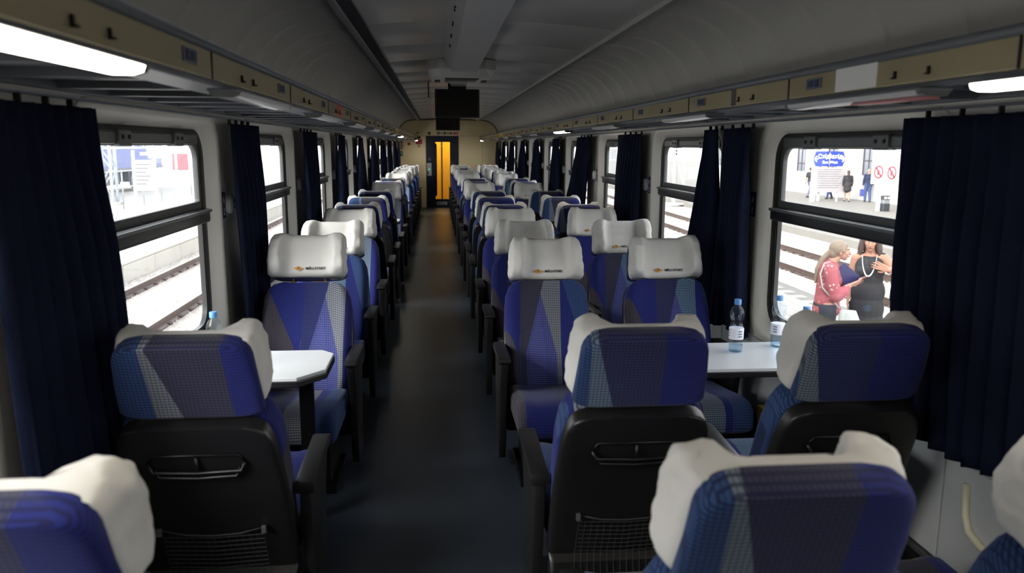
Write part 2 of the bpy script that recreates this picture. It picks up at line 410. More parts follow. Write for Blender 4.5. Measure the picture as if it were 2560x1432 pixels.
MB().box(.08, .37, ay+.20, ay+.28, 2.219, 2.227).build('intake_slot', SIGNB, body)
gr = MB().box(.08, .36, ay+.38, ay+.62, 2.220, 2.227).build('grille', SIGNB, body)
for k in range(24): MB().box(.084+k*.0116, .0885+k*.0116, ay+.385, ay+.615, 2.215, 2.221).build('grille_bar', ACM, a)
for x in (-.012, .405): MB().box(x, x+.05, ay+.42, ay+.60, 2.217, 2.227).build('outlet', SIGNB, a, bevel=.004)
def monitor(y, label):
    t = thing('ceiling_monitor', label, 'monitor', (0, y, 0), 0, 'ceiling monitors')
    MB().prism(rrect(-.015, .475, 1.955, 2.262, .012), 'y', 0, .05).build('casing', mat('monitor_black', (10, 11, 13), .4), t, bevel=.004)
    MB().box(.005, .455, -.003, .001, 1.975, 2.245).build('screen', SCREEN, t)
    MB().box(.13, .33, .01, .05, 2.26, 2.372).build('mount', BLACKM, t, bevel=.004)
    return t
monitor(9.0, 'black monitor hanging from the ceiling behind the air conditioner')
monitor(16.6, 'black monitor hanging from the ceiling near the cream end wall')
t = thing('ceiling_sensor', 'small grey sensor box on the ceiling beside the near monitor', 'sensor', (-.085, 9.1, 2.12))
MB().box(-.03, .03, -.03, .03, 0, .05).build('housing', ACM, t, bevel=.006)
MB().tube([(0, 0, .05), (0, 0, .232)], .008).build('stem', ALU, t)

# ---- luggage racks
PLATEB = mat('plate_grey', (92, 100, 108), .4); FASCIA = mat('fascia_cream_metal', (196, 184, 150), .25, .55, var=.22, scale=1.5)
RED_TAPE = mat('red_tape', (205, 60, 60), .5); YEL_TAPE = mat('yellow_tape', (222, 176, 40), .5)
def rack(side):
    xf = XC+side*.845; xw = XL if side < 0 else XR
    sd = 'single' if side < 0 else 'paired'
    t = thing('luggage_rack', 'grey slatted luggage rack with metal fascia above the %s seats' % sd, 'luggage rack', (0, 0, 0), 0, 'overhead luggage racks')
    s = -side
    def bx(m, a, b, y0, y1, z0, z1): return m.box(min(a, b), max(a, b), y0, y1, z0, z1)
    bx(MB(), xf, xf+side*.016, Y0+.1, Y1, 1.805, 1.875).build('fascia', FASCIA, t, bevel=.003)
    MB().tube([(xf+side*.004, Y0+.1, 1.882), (xf+side*.004, Y1, 1.882)], .013, 10).build('upper_rail', RACKG, t, smooth='all')
    bx(MB(), xf-side*.010, xf+side*.10, Y0+.1, Y1, 1.788, 1.803).build('lower_rail', RACKG, t, bevel=.004)
    bx(MB(), xf+side*.05, xw-side*.005, Y0+.1, Y1, 1.855, 1.862).build('shelf', SHELFG, t)
    bx(MB(), xw-side*.04, xw-side*.002, Y0+.1, Y1, 1.797, 1.86).build('wall_rail', RACKG, t, bevel=.004)
    sm = bx(MB(), xf+side*.09, xw-side*.035, -.020, .020, 1.80, 1.853).mesh('slat', bevel=.004)
    y = Y0+.3
    while y < Y1-.1:
        o = obj('slat', sm, RACKG, t); o.location = (0, y, 0); y += .3517
    # number plates, hooks, joints and stickers on the fascia
    pm = bx(MB(), xf-side*.004, xf+side*.001, -.05, .05, -.016, .016).mesh('number_plate', bevel=.002)
    gm = bx(MB(), xf-side*.006, xf-side*.003, -.034, -.010, -.011, .011); bx(gm, xf-side*.006, xf-side*.003, .004, .034, -.010, .010)
    gm = gm.mesh('plate_symbol')
    hm = bx(MB(), xf-side*.006, xf, -.005, .005, -.012, .008); bx(hm, xf-side*.014, xf-side*.005, -.005, .005, -.012, -.008); hm = hm.mesh('rack_hook', bevel=.002)
    jm = bx(MB(), xf-side*.002, xf+side*.001, -.004, .004, -.034, .034).mesh('joint')
    off = .62 if side < 0 else .10
    y = .25
    while y < Y1-.5:
        p = obj('number_plate', pm, PLATEB, t); p.location = (0, y+off+1.0, 1.842); q = obj('plate_symbol', gm, NAVYP, p)
        for e in (.42, .56):
            h = obj('rack_hook', hm, BLACKM, t); h.location = (0, y+off+e, 1.832)
        j = obj('joint', jm, BLACKM, t); j.location = (0, y+off+1.18, 1.84)
        y += 1.055
    st = [(4.55, .16, RED_TAPE), (10.9, .7, YEL_TAPE)] if side < 0 else [(2.05, .22, SIGNW), (3.05, .05, CHROME), (14.0, .9, YEL_TAPE)]
    for y, L, mm in st: bx(MB(), xf-side*.002, xf+side*.001, y, y+L, 1.808, 1.872).build('sticker', mm, t)
    return t
rack(-1); rack(1)
MBr = None
# ---- strip lamps under the rack edges
def lamp(side, y0, y1, lit, label):
    x = XC+side*.838
    t = thing('strip_lamp', label, 'lamp', (x, (y0+y1)/2, 1.788), 0, 'strip lamps under the rack edges')
    L = (y1-y0)/2
    MB().box(-.042, .042, -L, L, -.006, 0).build('housing', RACKG, t, bevel=.002)
    prof = [(-.038, -.006), (-.034, -.016), (-.018, -.021), (.018, -.021), (.034, -.016), (.038, -.006)]
    MB().prism(prof, 'y', -L+.02, L-.02).build('diffuser', LAMPON if lit else LAMPOFF, t, smooth=40)
    for e in (-1, 1): MB().prism(prof, 'y', min(e*L, e*(L-.02)), max(e*L, e*(L-.02))).build('end_cap', ALU if not lit else BLACKM, t)
LL = [(.40, 1.48, 1), (2.12, 2.86, 0), (3.60, 4.34, 0), (5.08, 5.82, 0), (6.56, 7.30, 0), (8.04, 8.78, 0), (9.52, 10.26, 0), (11.5, 12.3, 1), (13.0, 13.74, 0), (14.6, 15.3, 0), (17.0, 17.8, 0), (20.5, 21.3, 1)]
LR = [(.62, 1.63, 1), (1.78, 2.51, 0), (3.26, 3.95, 0), (5.0, 5.74, 0), (6.95, 7.65, 1), (8.9, 9.6, 0), (10.6, 11.3, 0), (12.6, 13.3, 0), (14.6, 15.3, 0), (17.0, 17.7, 0), (19.9, 20.6, 1)]
for side, lst, sd in ((-1, LL, 'single'), (1, LR, 'paired')):
    for i, (a, b, on) in enumerate(lst):
        lamp(side, a, b, on, '%s strip lamp under rack above the %s seats, %s from the yellow door' % ('glowing white' if on else 'unlit grey', sd, ORD[len(lst)-i]))
# pink patch painting a red sticker's reflection on the second right-hand lamp
tag(MB().box(XC+.815, XC+.86, 1.80, 2.12, 1.763, 1.7669).build('painted_reflection', mat('pale_red_reflection', (205, 120, 125), .4), None), 'pale red reflection painted under an unlit lamp above paired seats', 'sticker')

# ---- end walls
def arch(extra=0):
    pts = [(XC+XL-XC, 0)] if False else []
    left = [(XC-d-.01, z+.01) for d, z in reversed(VP_)]
    right = [(XC+d+.01, z+.01) for d, z in VP_]
    return [(XL-.02, 0)] + left + [(XC, 2.40)] + right + [(XR+.02, 0)]
DX0, DX1, DZ = -.29, .585, 1.905
a = arch(); m = MB()
lp = [(XL-.02, 0), (XL-.02, 2.46), (DX0, 2.46), (DX0, 0)]
m.box(XL-.1, DX0, Y1, Y1+.06, 0, 2.46); m.box(DX1, XR+.1, Y1, Y1+.06, 0, 2.46); m.box(DX0, DX1, Y1, Y1+.06, DZ, 2.46)
we = tag(m.build('wall_end', CREAM), 'cream end wall around the navy sliding door', 'wall', kind='structure')
path = [(XC-d+.004, Y1-.012, z-.008) for d, z in reversed(VP_)] + [(XC, Y1-.012, 2.345)] + [(XC+d-.004, Y1-.012, z-.008) for d, z in VP_]
MB().tube(path, .018, 8).build('arch_moulding', mat('olive_moulding', (122, 112, 84), .5), we, smooth='all')
for x, z0, z1 in ((-.004, 1.92, 2.3), (1.22, .05, 1.90)): MB().box(x-.003, x+.003, Y1-.003, Y1+.001, z0, z1).build('panel_joint', mat('joint_brown', (120, 105, 75), .6), we)
MB().box(XL, XR, Y1-.003, Y1+.001, 1.905, 1.911).build('panel_joint', MATS['joint_brown'], we)
wn = tag(MB().box(XL-.1, XR+.1, Y0-.06, Y0, 0, 2.46).build('wall_near', CREAM), 'cream end wall behind the camera', 'wall', kind='structure')
# door
dr = tag(bpy.data.objects.new('door_1', None), 'navy sliding door with tall glass showing the yellow vestibule', 'door', kind='structure'); COL.objects.link(dr); dr.location = (0, Y1, 0)
GX0, GX1, GZ0, GZ1 = -.04, .352, .225, 1.745
m = MB(); m.box(DX0, GX0, -.01, .045, 0, DZ); m.box(GX1, DX1, -.01, .045, 0, DZ); m.box(GX0, GX1, -.01, .045, 0, GZ0); m.box(GX0, GX1, -.01, .045, GZ1, DZ)
m.build('door_leaf', DOORM, dr)
MB().prism(rrect(GX0, GX1, GZ0, GZ1, .02), 'y', .014, .02).build('pane', GLASS, dr)
MB().tube([(-.035, -.012, .32), (-.02, -.05, .36), (-.02, -.05, 1.66), (-.035, -.012, 1.70)], .022, 10).build('door_grip', BLACKM, dr, smooth='all')
c = MB().box(-.27, -.145, -.03, -.008, .85, 1.19).build('control_panel', mat('panel_grey', (170, 172, 172), .4), dr, bevel=.006)
MB().revolve([(.001, -.034), (.018, -.034), (.018, -.028), (.001, -.028)], (-.205, 0, 1.02), 14, 'y').build('door_button', mat('green_led', (30, 220, 150), .4, emit=1.0), c)
MB().box(-.26, -.225, -.034, -.028, .87, .97).build('card_slot', SIGNB, c)
MB().box(-.225, -.165, -.014, -.008, 1.25, 1.32).build('door_label', PLATEB, dr)
MB().box(-.02, .265, -.016, -.008, .065, .155).build('kick_vent', mat('vent_grey', (150, 150, 148), .5), dr, bevel=.004)
for k in range(3): MB().box(.045+k*.07, .051+k*.07, -.018, -.014, .075, .145).build('vent_slot', SIGNB, dr)
# vestibule behind the door
vb = tag(bpy.data.objects.new('wall_vestibule', None), 'yellow vestibule walls seen through the door glass', 'wall', kind='structure'); COL.objects.link(vb); vb.location = (0, Y1, 0)
yv = 1.6
MB().box(-.9, .12, yv, yv+.04, .0, 2.3).build('yellow_panel', YELLOW, vb); MB().box(.165, 1.2, yv, yv+.04, .0, 2.3).build('yellow_panel', YELLOW, vb)
MB().box(.118, .167, yv+.005, yv+.02, 0, 2.3).build('dark_joint', mat('dark_brown', (46, 34, 16), .6), vb)
for z in (1.62, .95): MB().box(.10, .19, yv-.02, yv, z-.012, z+.012).build('hinge', BRASS, vb, bevel=.003)
MB().box(-.94, -.9, .06, yv+.04, 0, 2.3).build('side_panel', YELLOW, vb); MB().box(1.2, 1.24, .06, yv+.04, 0, 2.3).build('side_panel', YELLOW, vb)
MB().box(-.94, 1.24, .06, yv+.04, 2.3, 2.34).build('vestibule_ceiling', CEILC, vb)
tl = thing('vestibule_fill_lamp', 'added unseen warm lamp brightening the yellow vestibule beyond the door', 'lamp', (.15, Y1+.8, 2.3))  # unseen, added to brighten the yellow panels behind the door glass
MB().box(-.3, .3, -.08, .08, -.03, 0).build('diffuser', mat('vestibule_lit', (255, 236, 196), .5, var=0, emit=60), tl, bevel=.006)

# ---- signs on the end wall
YS = Y1-.001
PICT = [('sign_black', 'figure'), ('plain', 'ring'), ('sign_black', 'bar'), ('plain', 'sheet'), ('sign_black', 'dot'), ('red_sign', 'split'), ('red_sign', 'dot')]
ps = thing('pictogram_sign', 'row of small square pictograms above the navy door', 'sign', (0, YS, 0))
def plate(p, x, z, w, h, m, name, d=.005): return MB().box(x-w/2, x+w/2, -d, 0, z-h/2, z+h/2).build(name, m, p, bevel=.001)
def tri(p, pts, m, name, d=.0075): return MB().prism(pts, 'y', -d, -d+.003).build(name, m, p)
def disc(p, x, z, r, m, name, d=.0075, ri=0):
    a = [(x+r*math.cos(t*math.pi/10), z+r*math.sin(t*math.pi/10)) for t in range(20)]
    if ri: return MB().ring(a, [(x+ri*math.cos(t*math.pi/10), z+ri*math.sin(t*math.pi/10)) for t in range(20)], 'y', -d, -d+.003).build(name, m, p)
    return MB().prism(a, 'y', -d, -d+.003).build(name, m, p)
for i, (mm, g) in enumerate(PICT):
    x = .052+i*.081; z = 1.975
    plate(ps, x, z, .068, .07, MATS[mm] if mm != 'plain' else mat('pict_pale', (196, 192, 176), .5), 'pictogram_tile')
    if g == 'figure': tri(ps, [(x-.004, z-.025), (x+.006, z-.025), (x+.004, z), (x+.012, z+.01), (x+.002, z+.012), (x-.012, z+.004)], SIGNW, 'pictogram'); disc(ps, x, z+.02, .006, SIGNW, 'pictogram')
    elif g == 'ring': disc(ps, x, z, .026, PLATEB, 'pictogram', ri=.020); tri(ps, [(x-.02, z+.012), (x-.014, z+.02), (x+.02, z-.012), (x+.014, z-.02)], PLATEB, 'pictogram')
    elif g == 'bar': tri(ps, [(x-.026, z-.006), (x+.01, z-.006), (x+.026, z+.016), (x+.026, z+.008), (x+.012, z-.014), (x-.026, z-.014)], SIGNW, 'pictogram')
    elif g == 'sheet': MB().ring(rrect(x-.02, x+.02, z-.027, z+.027, .004), rrect(x-.014, x+.014, z-.021, z+.021, .003), 'y', -.0075, -.0045).build('pictogram', SIGNB, ps)
    elif g == 'split': plate(ps, x-.018, z, .022, .06, SIGNW, 'pictogram', .008)
    else: disc(ps, x, z+.005, .014, SIGNW, 'pictogram'); tri(ps, [(x-.004, z-.024), (x+.004, z-.024), (x+.008, z-.004), (x-.008, z-.004)], SIGNW, 'pictogram')
s1 = thing('small_black_sign', 'small square black pictogram left of the pictogram row', 'sign', (0, YS, 0)); plate(s1, -.195, 1.972, .066, .07, SIGNB, 'plate'); disc(s1, -.195, 1.965, .014, PLATEB, 'pictogram', ri=.008)
s2 = thing('round_sensor', 'small round black sensor on the cream end wall', 'sensor', (0, YS, 0)); MB().revolve([(.001, -.02), (.016, -.02), (.021, -.006), (.021, 0), (.001, 0)], (-.50, 0, 1.985), 16, 'y').build('lens', SIGNB, s2)
s3 = thing('red_notice', 'large red notice panel on cream end wall beside the door', 'sign', (0, YS, 0)); plate(s3, -.472, 1.752, .166, .125, RED, 'plate')
for k in range(4): plate(s3, -.472, 1.79-k*.026, .12, .005, mat('pale_red', (216, 120, 124), .5), 'text_line', .006)
s4 = thing('red_phone_sign', 'small red square sign with white figure below red notice', 'sign', (0, YS, 0)); plate(s4, -.477, 1.647, .066, .075, RED, 'plate'); tri(s4, [(-.495, 1.62), (-.478, 1.62), (-.455, 1.665), (-.47, 1.672)], SIGNW, 'pictogram'); disc(s4, -.49, 1.665, .009, SIGNW, 'pictogram')
s5 = thing('red_extinguisher_sign', 'small red sign shaped like a house left of red notice', 'sign', (0, YS, 0)); tri(s5, [(-.772, 1.655), (-.70, 1.655), (-.70, 1.715), (-.728, 1.725), (-.732, 1.748), (-.742, 1.725), (-.772, 1.715)], RED, 'plate')
s6 = thing('warning_sign', 'dark square warning sign directly above the red notice', 'sign', (0, YS, 0)); plate(s6, -.47, 1.86, .092, .062, mat('olive_sign', (84, 76, 58), .5), 'plate'); tri(s6, [(-.50, 1.84), (-.44, 1.84), (-.47, 1.885)], SIGNB, 'pictogram')
s7 = thing('green_exit_sign', 'stacked pair of small green emergency signs beside navy curtain', 'sign', (0, YS, 0))
for z in (1.475, 1.40): plate(s7, -.94, z, .072, .068, GREEN, 'plate')
tri(s7, [(-.944, 1.452), (-.934, 1.452), (-.932, 1.48), (-.94, 1.498), (-.946, 1.48)], SIGNW, 'pictogram')
s8 = thing('emergency_hammer', 'small emergency hammer hung above the green signs', 'hammer', (-.935, YS, 1.62))
MB().box(-.012, .012, -.022, 0, -.07, .12).build('handle', mat('hammer_brown', (96, 74, 40), .5), s8, bevel=.004); MB().box(-.03, .03, -.03, 0, .12, .145).build('head', BLACKM, s8, bevel=.004)
s9 = thing('hammer_bracket', 'thin cream bracket beside emergency hammer on end wall', 'bracket', (-.875, YS, 1.56)); MB().box(-.008, .008, -.03, 0, 0, .22).build('bar', TRIMW, s9, bevel=.003); MB().box(-.04, .008, -.03, 0, -.012, .0).build('foot', TRIMW, s9, bevel=.003)
# ================================================================== seats
REC = math.radians(23); EH = Vector((0, -math.sin(REC), math.cos(REC))); EF = Vector((0, math.cos(REC), math.sin(REC))); BASE = Vector((0, 0, .39))
def SP(x, f_, h): return BASE + Vector((x, 0, 0)) + EF*f_ + EH*h
def sup(c, p): return math.copysign(abs(c)**p, c)
def smooth(t, a, b):
    t = max(0, min(1, (t-a)/(b-a))); return t*t*(3-2*t)
def loop(hw, f0, f1, ex=.3, ey=.55, n=40, bol=None):
    """closed section: x half width hw, back f0, front f1, bol(u) adds to the front side"""
    out = []
    for k in range(n):
        a = 2*math.pi*(k+.5)/n; c, s = math.cos(a), math.sin(a)
        u = sup(c, ex); w = sup(s, ey); ff = (f0+f1)/2 + w*(f1-f0)/2
        if bol and s > 0: ff += bol(u)*abs(s)**ey if abs(u) > .9 else bol(u)
        out.append((u*hw, ff))
    return out
def cover_mesh(seed, grow=0.0):
    H0, H1 = .588-grow, .816+grow; rings = []; NR = 25
    rnd = random.Random(seed); ph = Vector((rnd.uniform(-9, 9), rnd.uniform(-9, 9), rnd.uniform(-9, 9)))
    for i in range(NR):
        t = i/(NR-1); q = abs(2*t-1)
        rd = (1-q**5)**.5 if q < 1 else 0
        rd = max(rd, .22)
        hw = (.222 - .020*t + grow) * (.90+.10*rd); f1 = -.005+.035*rd; f0 = -.045-.022*rd
        wing = (.080*(.75+.25*math.sin(math.pi*min(1, t*1.1))))*(.30+.70*rd)
        lp = loop(hw, f0, f1,   .34, .6, 84, lambda u: wing*smooth(abs(u), .50, .68)*(1-.35*smooth(abs(u), .84, 1.0)))
        ring = []
        for x, ff in lp:
            h = H0+(H1-H0)*t
            if ff > 0.0 and abs(x) > .10: h += .004*t
            x *= 1 - .085*(1-smooth(ff, -.06, .06))
            p = SP(x, ff, h)
            w = (.10 if (abs(x) < .09) else .7)*(.25+.75*smooth(ff, -.04, .0))
            nv = noise.noise_vector(p*9+ph)*.014*w + noise.noise_vector(p*22+ph)*.009*w + noise.noise_vector(Vector((p.x*30, p.y*30, p.z*55))+ph)*.004*w
            ring.append(p+nv)
        rings.append(ring)
    return MB().loft(rings).mesh('headrest_cover', smooth='all')
COVERS = [cover_mesh(i) for i in range(6)]
def head_back_mesh():
    rings = []
    for t, k in ((0, .80), (.03, .94), (.08, 1), (.5, 1), (.80, .985), (.88, .96), (.94, .915), (.98, .84), (1, .70)):
        hw = (.201-.016*t)*k
        rings.append([SP(x, ff, .582+.242*t) for x, ff in loop(hw, -.095, -.05+.026*smooth(t, .55, .95), .22, .5, 32)])
    return MB().loft(rings).mesh('headrest', smooth='all')
def backrest_mesh():
    rings = []
    for h, hw, th in ((-.02, .195, .6), (.0, .212, .9), (.06, .226, 1), (.25, .232, 1), (.42, .232, 1), (.50, .224, 1), (.545, .205, .95), (.567, .180, .85), (.578, .14, .55)):
        bulge = .022*math.exp(-((h-.14)/.13)**2)
        rings.append([SP(x, ff, h) for x, ff in loop(hw, -.075*th-.01, .018*th, .24, .5, 44, lambda u: .024*smooth(abs(u), .55, .85)+bulge*(1-u*u))])
    return MB().loft(rings).mesh('backrest', smooth='all')
def cushion_mesh():
    rings = []
    for y, k, zb, zt in ((-.03, .9, .31, .385), (-.01, .97, .30, .395), (.10, 1, .295, .405), (.30, 1, .295, .43), (.44, 1, .295, .452), (.52, 1, .30, .452), (.555, .99, .305, .435), (.575, .96, .32, .405), (.58, .9, .34, .375)):
        ring = []
        for x, zz in loop(.228*k, zb, zt, .2, .45, 40, lambda u: .014*smooth(abs(u), .5, .85)):
            ring.append((x, y, zz))
        rings.append(ring)
    return MB().loft(rings).mesh('seat_cushion', smooth='all')
def shell_mesh():
    rings = []
    for (y, z, ny, nz, hw) in [(-.10, .12, 0, 1, .225), (-.10, .14, 0, 1, .232), (-.105, .30, 0, 1, .236)]:
        rings.append([(x, y+ff, z) for x, ff in loop(hw, -.035, .03, .12, .35, 40)])
    for h, hw in ((-.02, .238), (.15, .238), (.32, .234), (.45, .226), (.51, .217), (.545, .204), (.563, .185), (.572, .155)):
        rings.append([SP(x, ff, h) for x, ff in loop(hw, -.135, -.075, .12, .35, 40)])
    return MB().loft(rings).mesh('back_shell', smooth=50)
def arm_meshes(sx):
    x0, x1 = sx*.268-.031, sx*.268+.031
    pad = MB().prism([(-.13, .565), (.26, .585), (.285, .595), (.285, .612), (.25, .622), (-.13, .606)], 'x', x0, x1).mesh('armrest', bevel=.009, seg=2, smooth=True)
    xs = sx*.268
    sup_ = MB().prism([(-.12, .57), (.27, .588), (.262, .55), (.215, .46), (.195, .34), (.185, .20), (.150, .055), (-.06, .055), (-.085, .30), (-.115, .45)], 'x', xs-.018, xs+.018).mesh('armrest_support', bevel=.006, smooth=True)
    return pad, sup_
LOGO = mat('logo_orange', (196, 140, 70), .8, var=.1); LOGOT = mat('logo_ink', (40, 40, 44), .8)
def to_cover(me, x, h, k=1.0, f_=.0335):
    # xy text plane -> cover front plane (x mirrored: the reader faces the seat front)
    Mx = Matrix((Vector((-1, 0, 0)), EH, EF)).transposed().to_4x4(); Mx.translation = SP(x, f_, h)
    return xform(me, Mx)
tm = to_cover(text_mesh('MÂU-START', .019, 'logo_text'), -.043, .622)
em = MB()
def em2(pts): em.prism(pts, 'z', 0, .0006)
em2([(-.026, .004), (-.020, .000), (-.013, -.004), (-.013, .004), (-.018, .006)]); em2([(.030, .002), (.016, -.006), (.012, -.002), (.012, .005), (.018, .003)])
em2([(.014*math.cos(a*math.pi/10), .012*math.sin(a*math.pi/10)) for a in range(20)])
emm = to_cover(em.mesh('logo_emblem'), .046, .622)
em3 = MB(); em3.prism([(-.008, -.001), (.004, .002), (.002, -.003), (.010, .004), (-.002, .005)], 'z', .0006, .001); ems = to_cover(em3.mesh('emblem_mark'), .046, .622)

MBACK, MHEAD, MCUSH, MSHELL = backrest_mesh(), head_back_mesh(), cushion_mesh(), shell_mesh()
ARMS = {s: arm_meshes(s) for s in (-1, 1)}
post = MB()
MPOST = [MB().tube([SP(sx*.085, -.05, .53), SP(sx*.085, -.05, .63)], .006, 8).mesh('headrest_post', smooth='all') for sx in (-1, 1)]
MPED = MB().box(-.17, .17, .0, .36, .03, .30).mesh('pedestal', bevel=.015)
MFOOT = MB().box(-.20, .20, -.05, .40, 0, .03).mesh('foot_plate', bevel=.006)
# pocket hardware on the back of the shell
def shell_pt(x, h, d=0): return SP(x, -.136-d, h)
mt = MB()
for rr, hh, ww in ((.0, .425, .135), (.0, .405, .120)):
    mt.tube([shell_pt(-ww, hh+.025, .004), shell_pt(-ww+.012, hh, .014), shell_pt(0, hh-.002, .018), shell_pt(ww-.012, hh, .014), shell_pt(ww, hh+.025, .004)], .006, 8)
mt.tube([shell_pt(0, .402, .016), shell_pt(0, .47, .003)], .005, 6)
mt.tube([shell_pt(-.14, .445, .002), shell_pt(-.12, .478, .002), shell_pt(.12, .478, .002), shell_pt(.14, .445, .002)], .004, 6)
MTRAY = mt.mesh('grab_tray', smooth='all')
mn = MB(); ya = -.147
NETP = lambda x, h: SP(x, -.139, h) if h > -.02 else None
for i in range(15):
    u = -.15+.30*i/14
    mn.tube([SP(u, -.145, .165-.018*(1-(u/.15)**2)), SP(u*1.02, -.148, .0), (u*1.03, -.150, .235)], .0012, 4)
for j in range(9):
    h = .145-j*.02
    mn.tube([SP(-.15, -.145, h), SP(0, -.150, h-.004), SP(.15, -.145, h)], .0012, 4)
MNET = mn.mesh('net_pocket')
MCORD = MB().tube([SP(-.152, -.142, .172), SP(-.08, -.147, .154), SP(0, -.149, .150), SP(.08, -.147, .154), SP(.152, -.142, .172)], .003, 6).mesh('net_cord', smooth='all')
MBAR = MB().box(-.165, .165, -.148, -.134, .222, .240).mesh('pocket_bar', bevel=.003)
MCLIP = [MB().box(sx*.155-.007, sx*.155+.007, 0, .012, -.012, .012).mesh('net_clip', bevel=.002) for sx in (-1, 1)]
NETM = mat('net_black', (38, 38, 40), .6)
SHB = mat('shell_back_black', (26, 25, 25), .36, var=.2, scale=10, bump=.06, bscale=260)
def make_seat(name, full=True, cover=0, logo=True, raise_=0.0, arms=(-1, 1)):
    t = thing(name, '', 'seat')
    obj('backrest', MBACK, FAB, t); obj('seat_cushion', MCUSH, FABC, t); obj('back_shell', MSHELL, SHB, t)
    hb = obj('headrest', MHEAD, FAB, t); cv = obj('headrest_cover', COVERS[cover], WHITE_CLOTH, t)
    kids = [hb, cv]
    if raise_:
        for o in kids: o.location = EH*raise_
    if logo:
        obj('logo_text', tm, LOGOT, cv); e = obj('logo_emblem', emm, LOGO, cv); obj('logo_mark', ems, LOGOT, cv)
    for s in arms:
        p, q = ARMS[s]; obj('armrest', p, BLACKP, t); obj('armrest_support', q, BLACKP, t)
    obj('pedestal', MPED, BLACKM, t); obj('foot_plate', MFOOT, BLACKM, t)
    for m_ in MPOST: obj('headrest_post', m_, BRASS, t)
    if full:
        obj('grab_tray', MTRAY, BLACKM, t); n_ = obj('net_pocket', MNET, NETM, t); n_['kind'] = 'stuff'
        obj('net_cord', MCORD, NETM, t); obj('pocket_bar', MBAR, ALU, t)
        for m_, sx in zip(MCLIP, (-1, 1)):
            c_ = obj('net_clip', m_, ALU, t); c_.location = SP(0, -.155, .175)
    return t
ROWS = [(1.53, 'B'), (2.54, 'B'), (4.06, 'F'), (5.12, 'F'), (6.18, 'F'), (7.35, 'B'), (8.41, 'B'), (9.47, 'B'), (10.78, 'F'), (11.93, 'B'), (13.0, 'B'),
        (14.4, 'F'), (15.46, 'F'), (16.52, 'F'), (17.58, 'F'), (18.64, 'F'), (19.7, 'F'), (20.8, 'F')]
COLS = [('L', -.695, 'single seat'), ('R', .59, 'aisle seat of pair'), ('W', 1.262, 'window seat of pair')]
rnd = random.Random(7)
TURN = {}
for i, (J, dr_) in enumerate(ROWS):
    n = len(ROWS)-i
    for c, x, words in COLS:
        rs = .028 if (i == 2 and c == 'L') else (.0 if i < 11 else rnd.uniform(0, .03))
        logo = dr_ == 'F' and i < 13
        t = make_seat('train_seat', dr_ == 'B' and i < 8, rnd.randrange(6), logo, rs)
        if i >= 11:
            for ch in t.children:
                if ch.name.startswith('headrest_cover'): ch.rotation_euler = (rnd.uniform(-.05, .05), rnd.uniform(-.04, .04), rnd.uniform(-.08, .08))
        t.location = (x, J, 0); t.rotation_euler = (0, 0, math.pi if dr_ == 'F' else 0)
        if dr_ == 'B': t['label'] = 'blue patterned %s facing the yellow door, %s row counted from that door' % (words, ORD[n])
        else: t['label'] = 'blue patterned %s facing away from yellow door, %s row from it' % (words, ORD[n])
        t['group'] = 'blue train seats with white headrest covers'

# ================================================================== tables
def table(y, side, label, xin):
    """table fixed to the side wall, free end at xin"""
    xw = (XL+.006) if side < 0 else (XR-.016)
    t = thing('bay_table', label, 'table', (xin, y, 0), 0, 'white tables between facing seats')
    w = abs(xw-xin); s = side
    pts = [(0, -.10), (.10, -.225), (w, -.225), (w, .225), (.06, .225), (0, .16)]
    pts = [(s*a, b) for a, b in pts]
    MB().prism(pts, 'z', .706, .722).build('table_top', TABLEW, t, bevel=.003)
    pe = [(s*(a-.004 if a < .2 else a), b*1.012) for a, b in [(abs(p[0]), p[1]) for p in pts]]
    MB().prism(pe, 'z', .680, .708).build('table_edge', BLACKP, t, bevel=.005)
    MB().box(min(s*.07, s*.13), max(s*.07, s*.13), -.02, .02, .02, .684).build('table_leg', BLACKM, t, bevel=.004)
    MB().box(min(s*.05, s*.17), max(s*.05, s*.17), -.07, .07, 0, .02).build('table_foot', BLACKM, t, bevel=.004)
    return t
table(3.40, -1, 'white wall table between facing single seats by the wide left window', -.475)
table(3.40, 1, 'white wall table with plastic bottles between facing paired seats', .88)
for y, o in ((10.12, 'middle'), (13.7, 'far')):
    table(y, -1, 'white wall table between single seats in the %s bay' % o, -.475); table(y, 1, 'white wall table between paired seats in the %s bay' % o, .88)

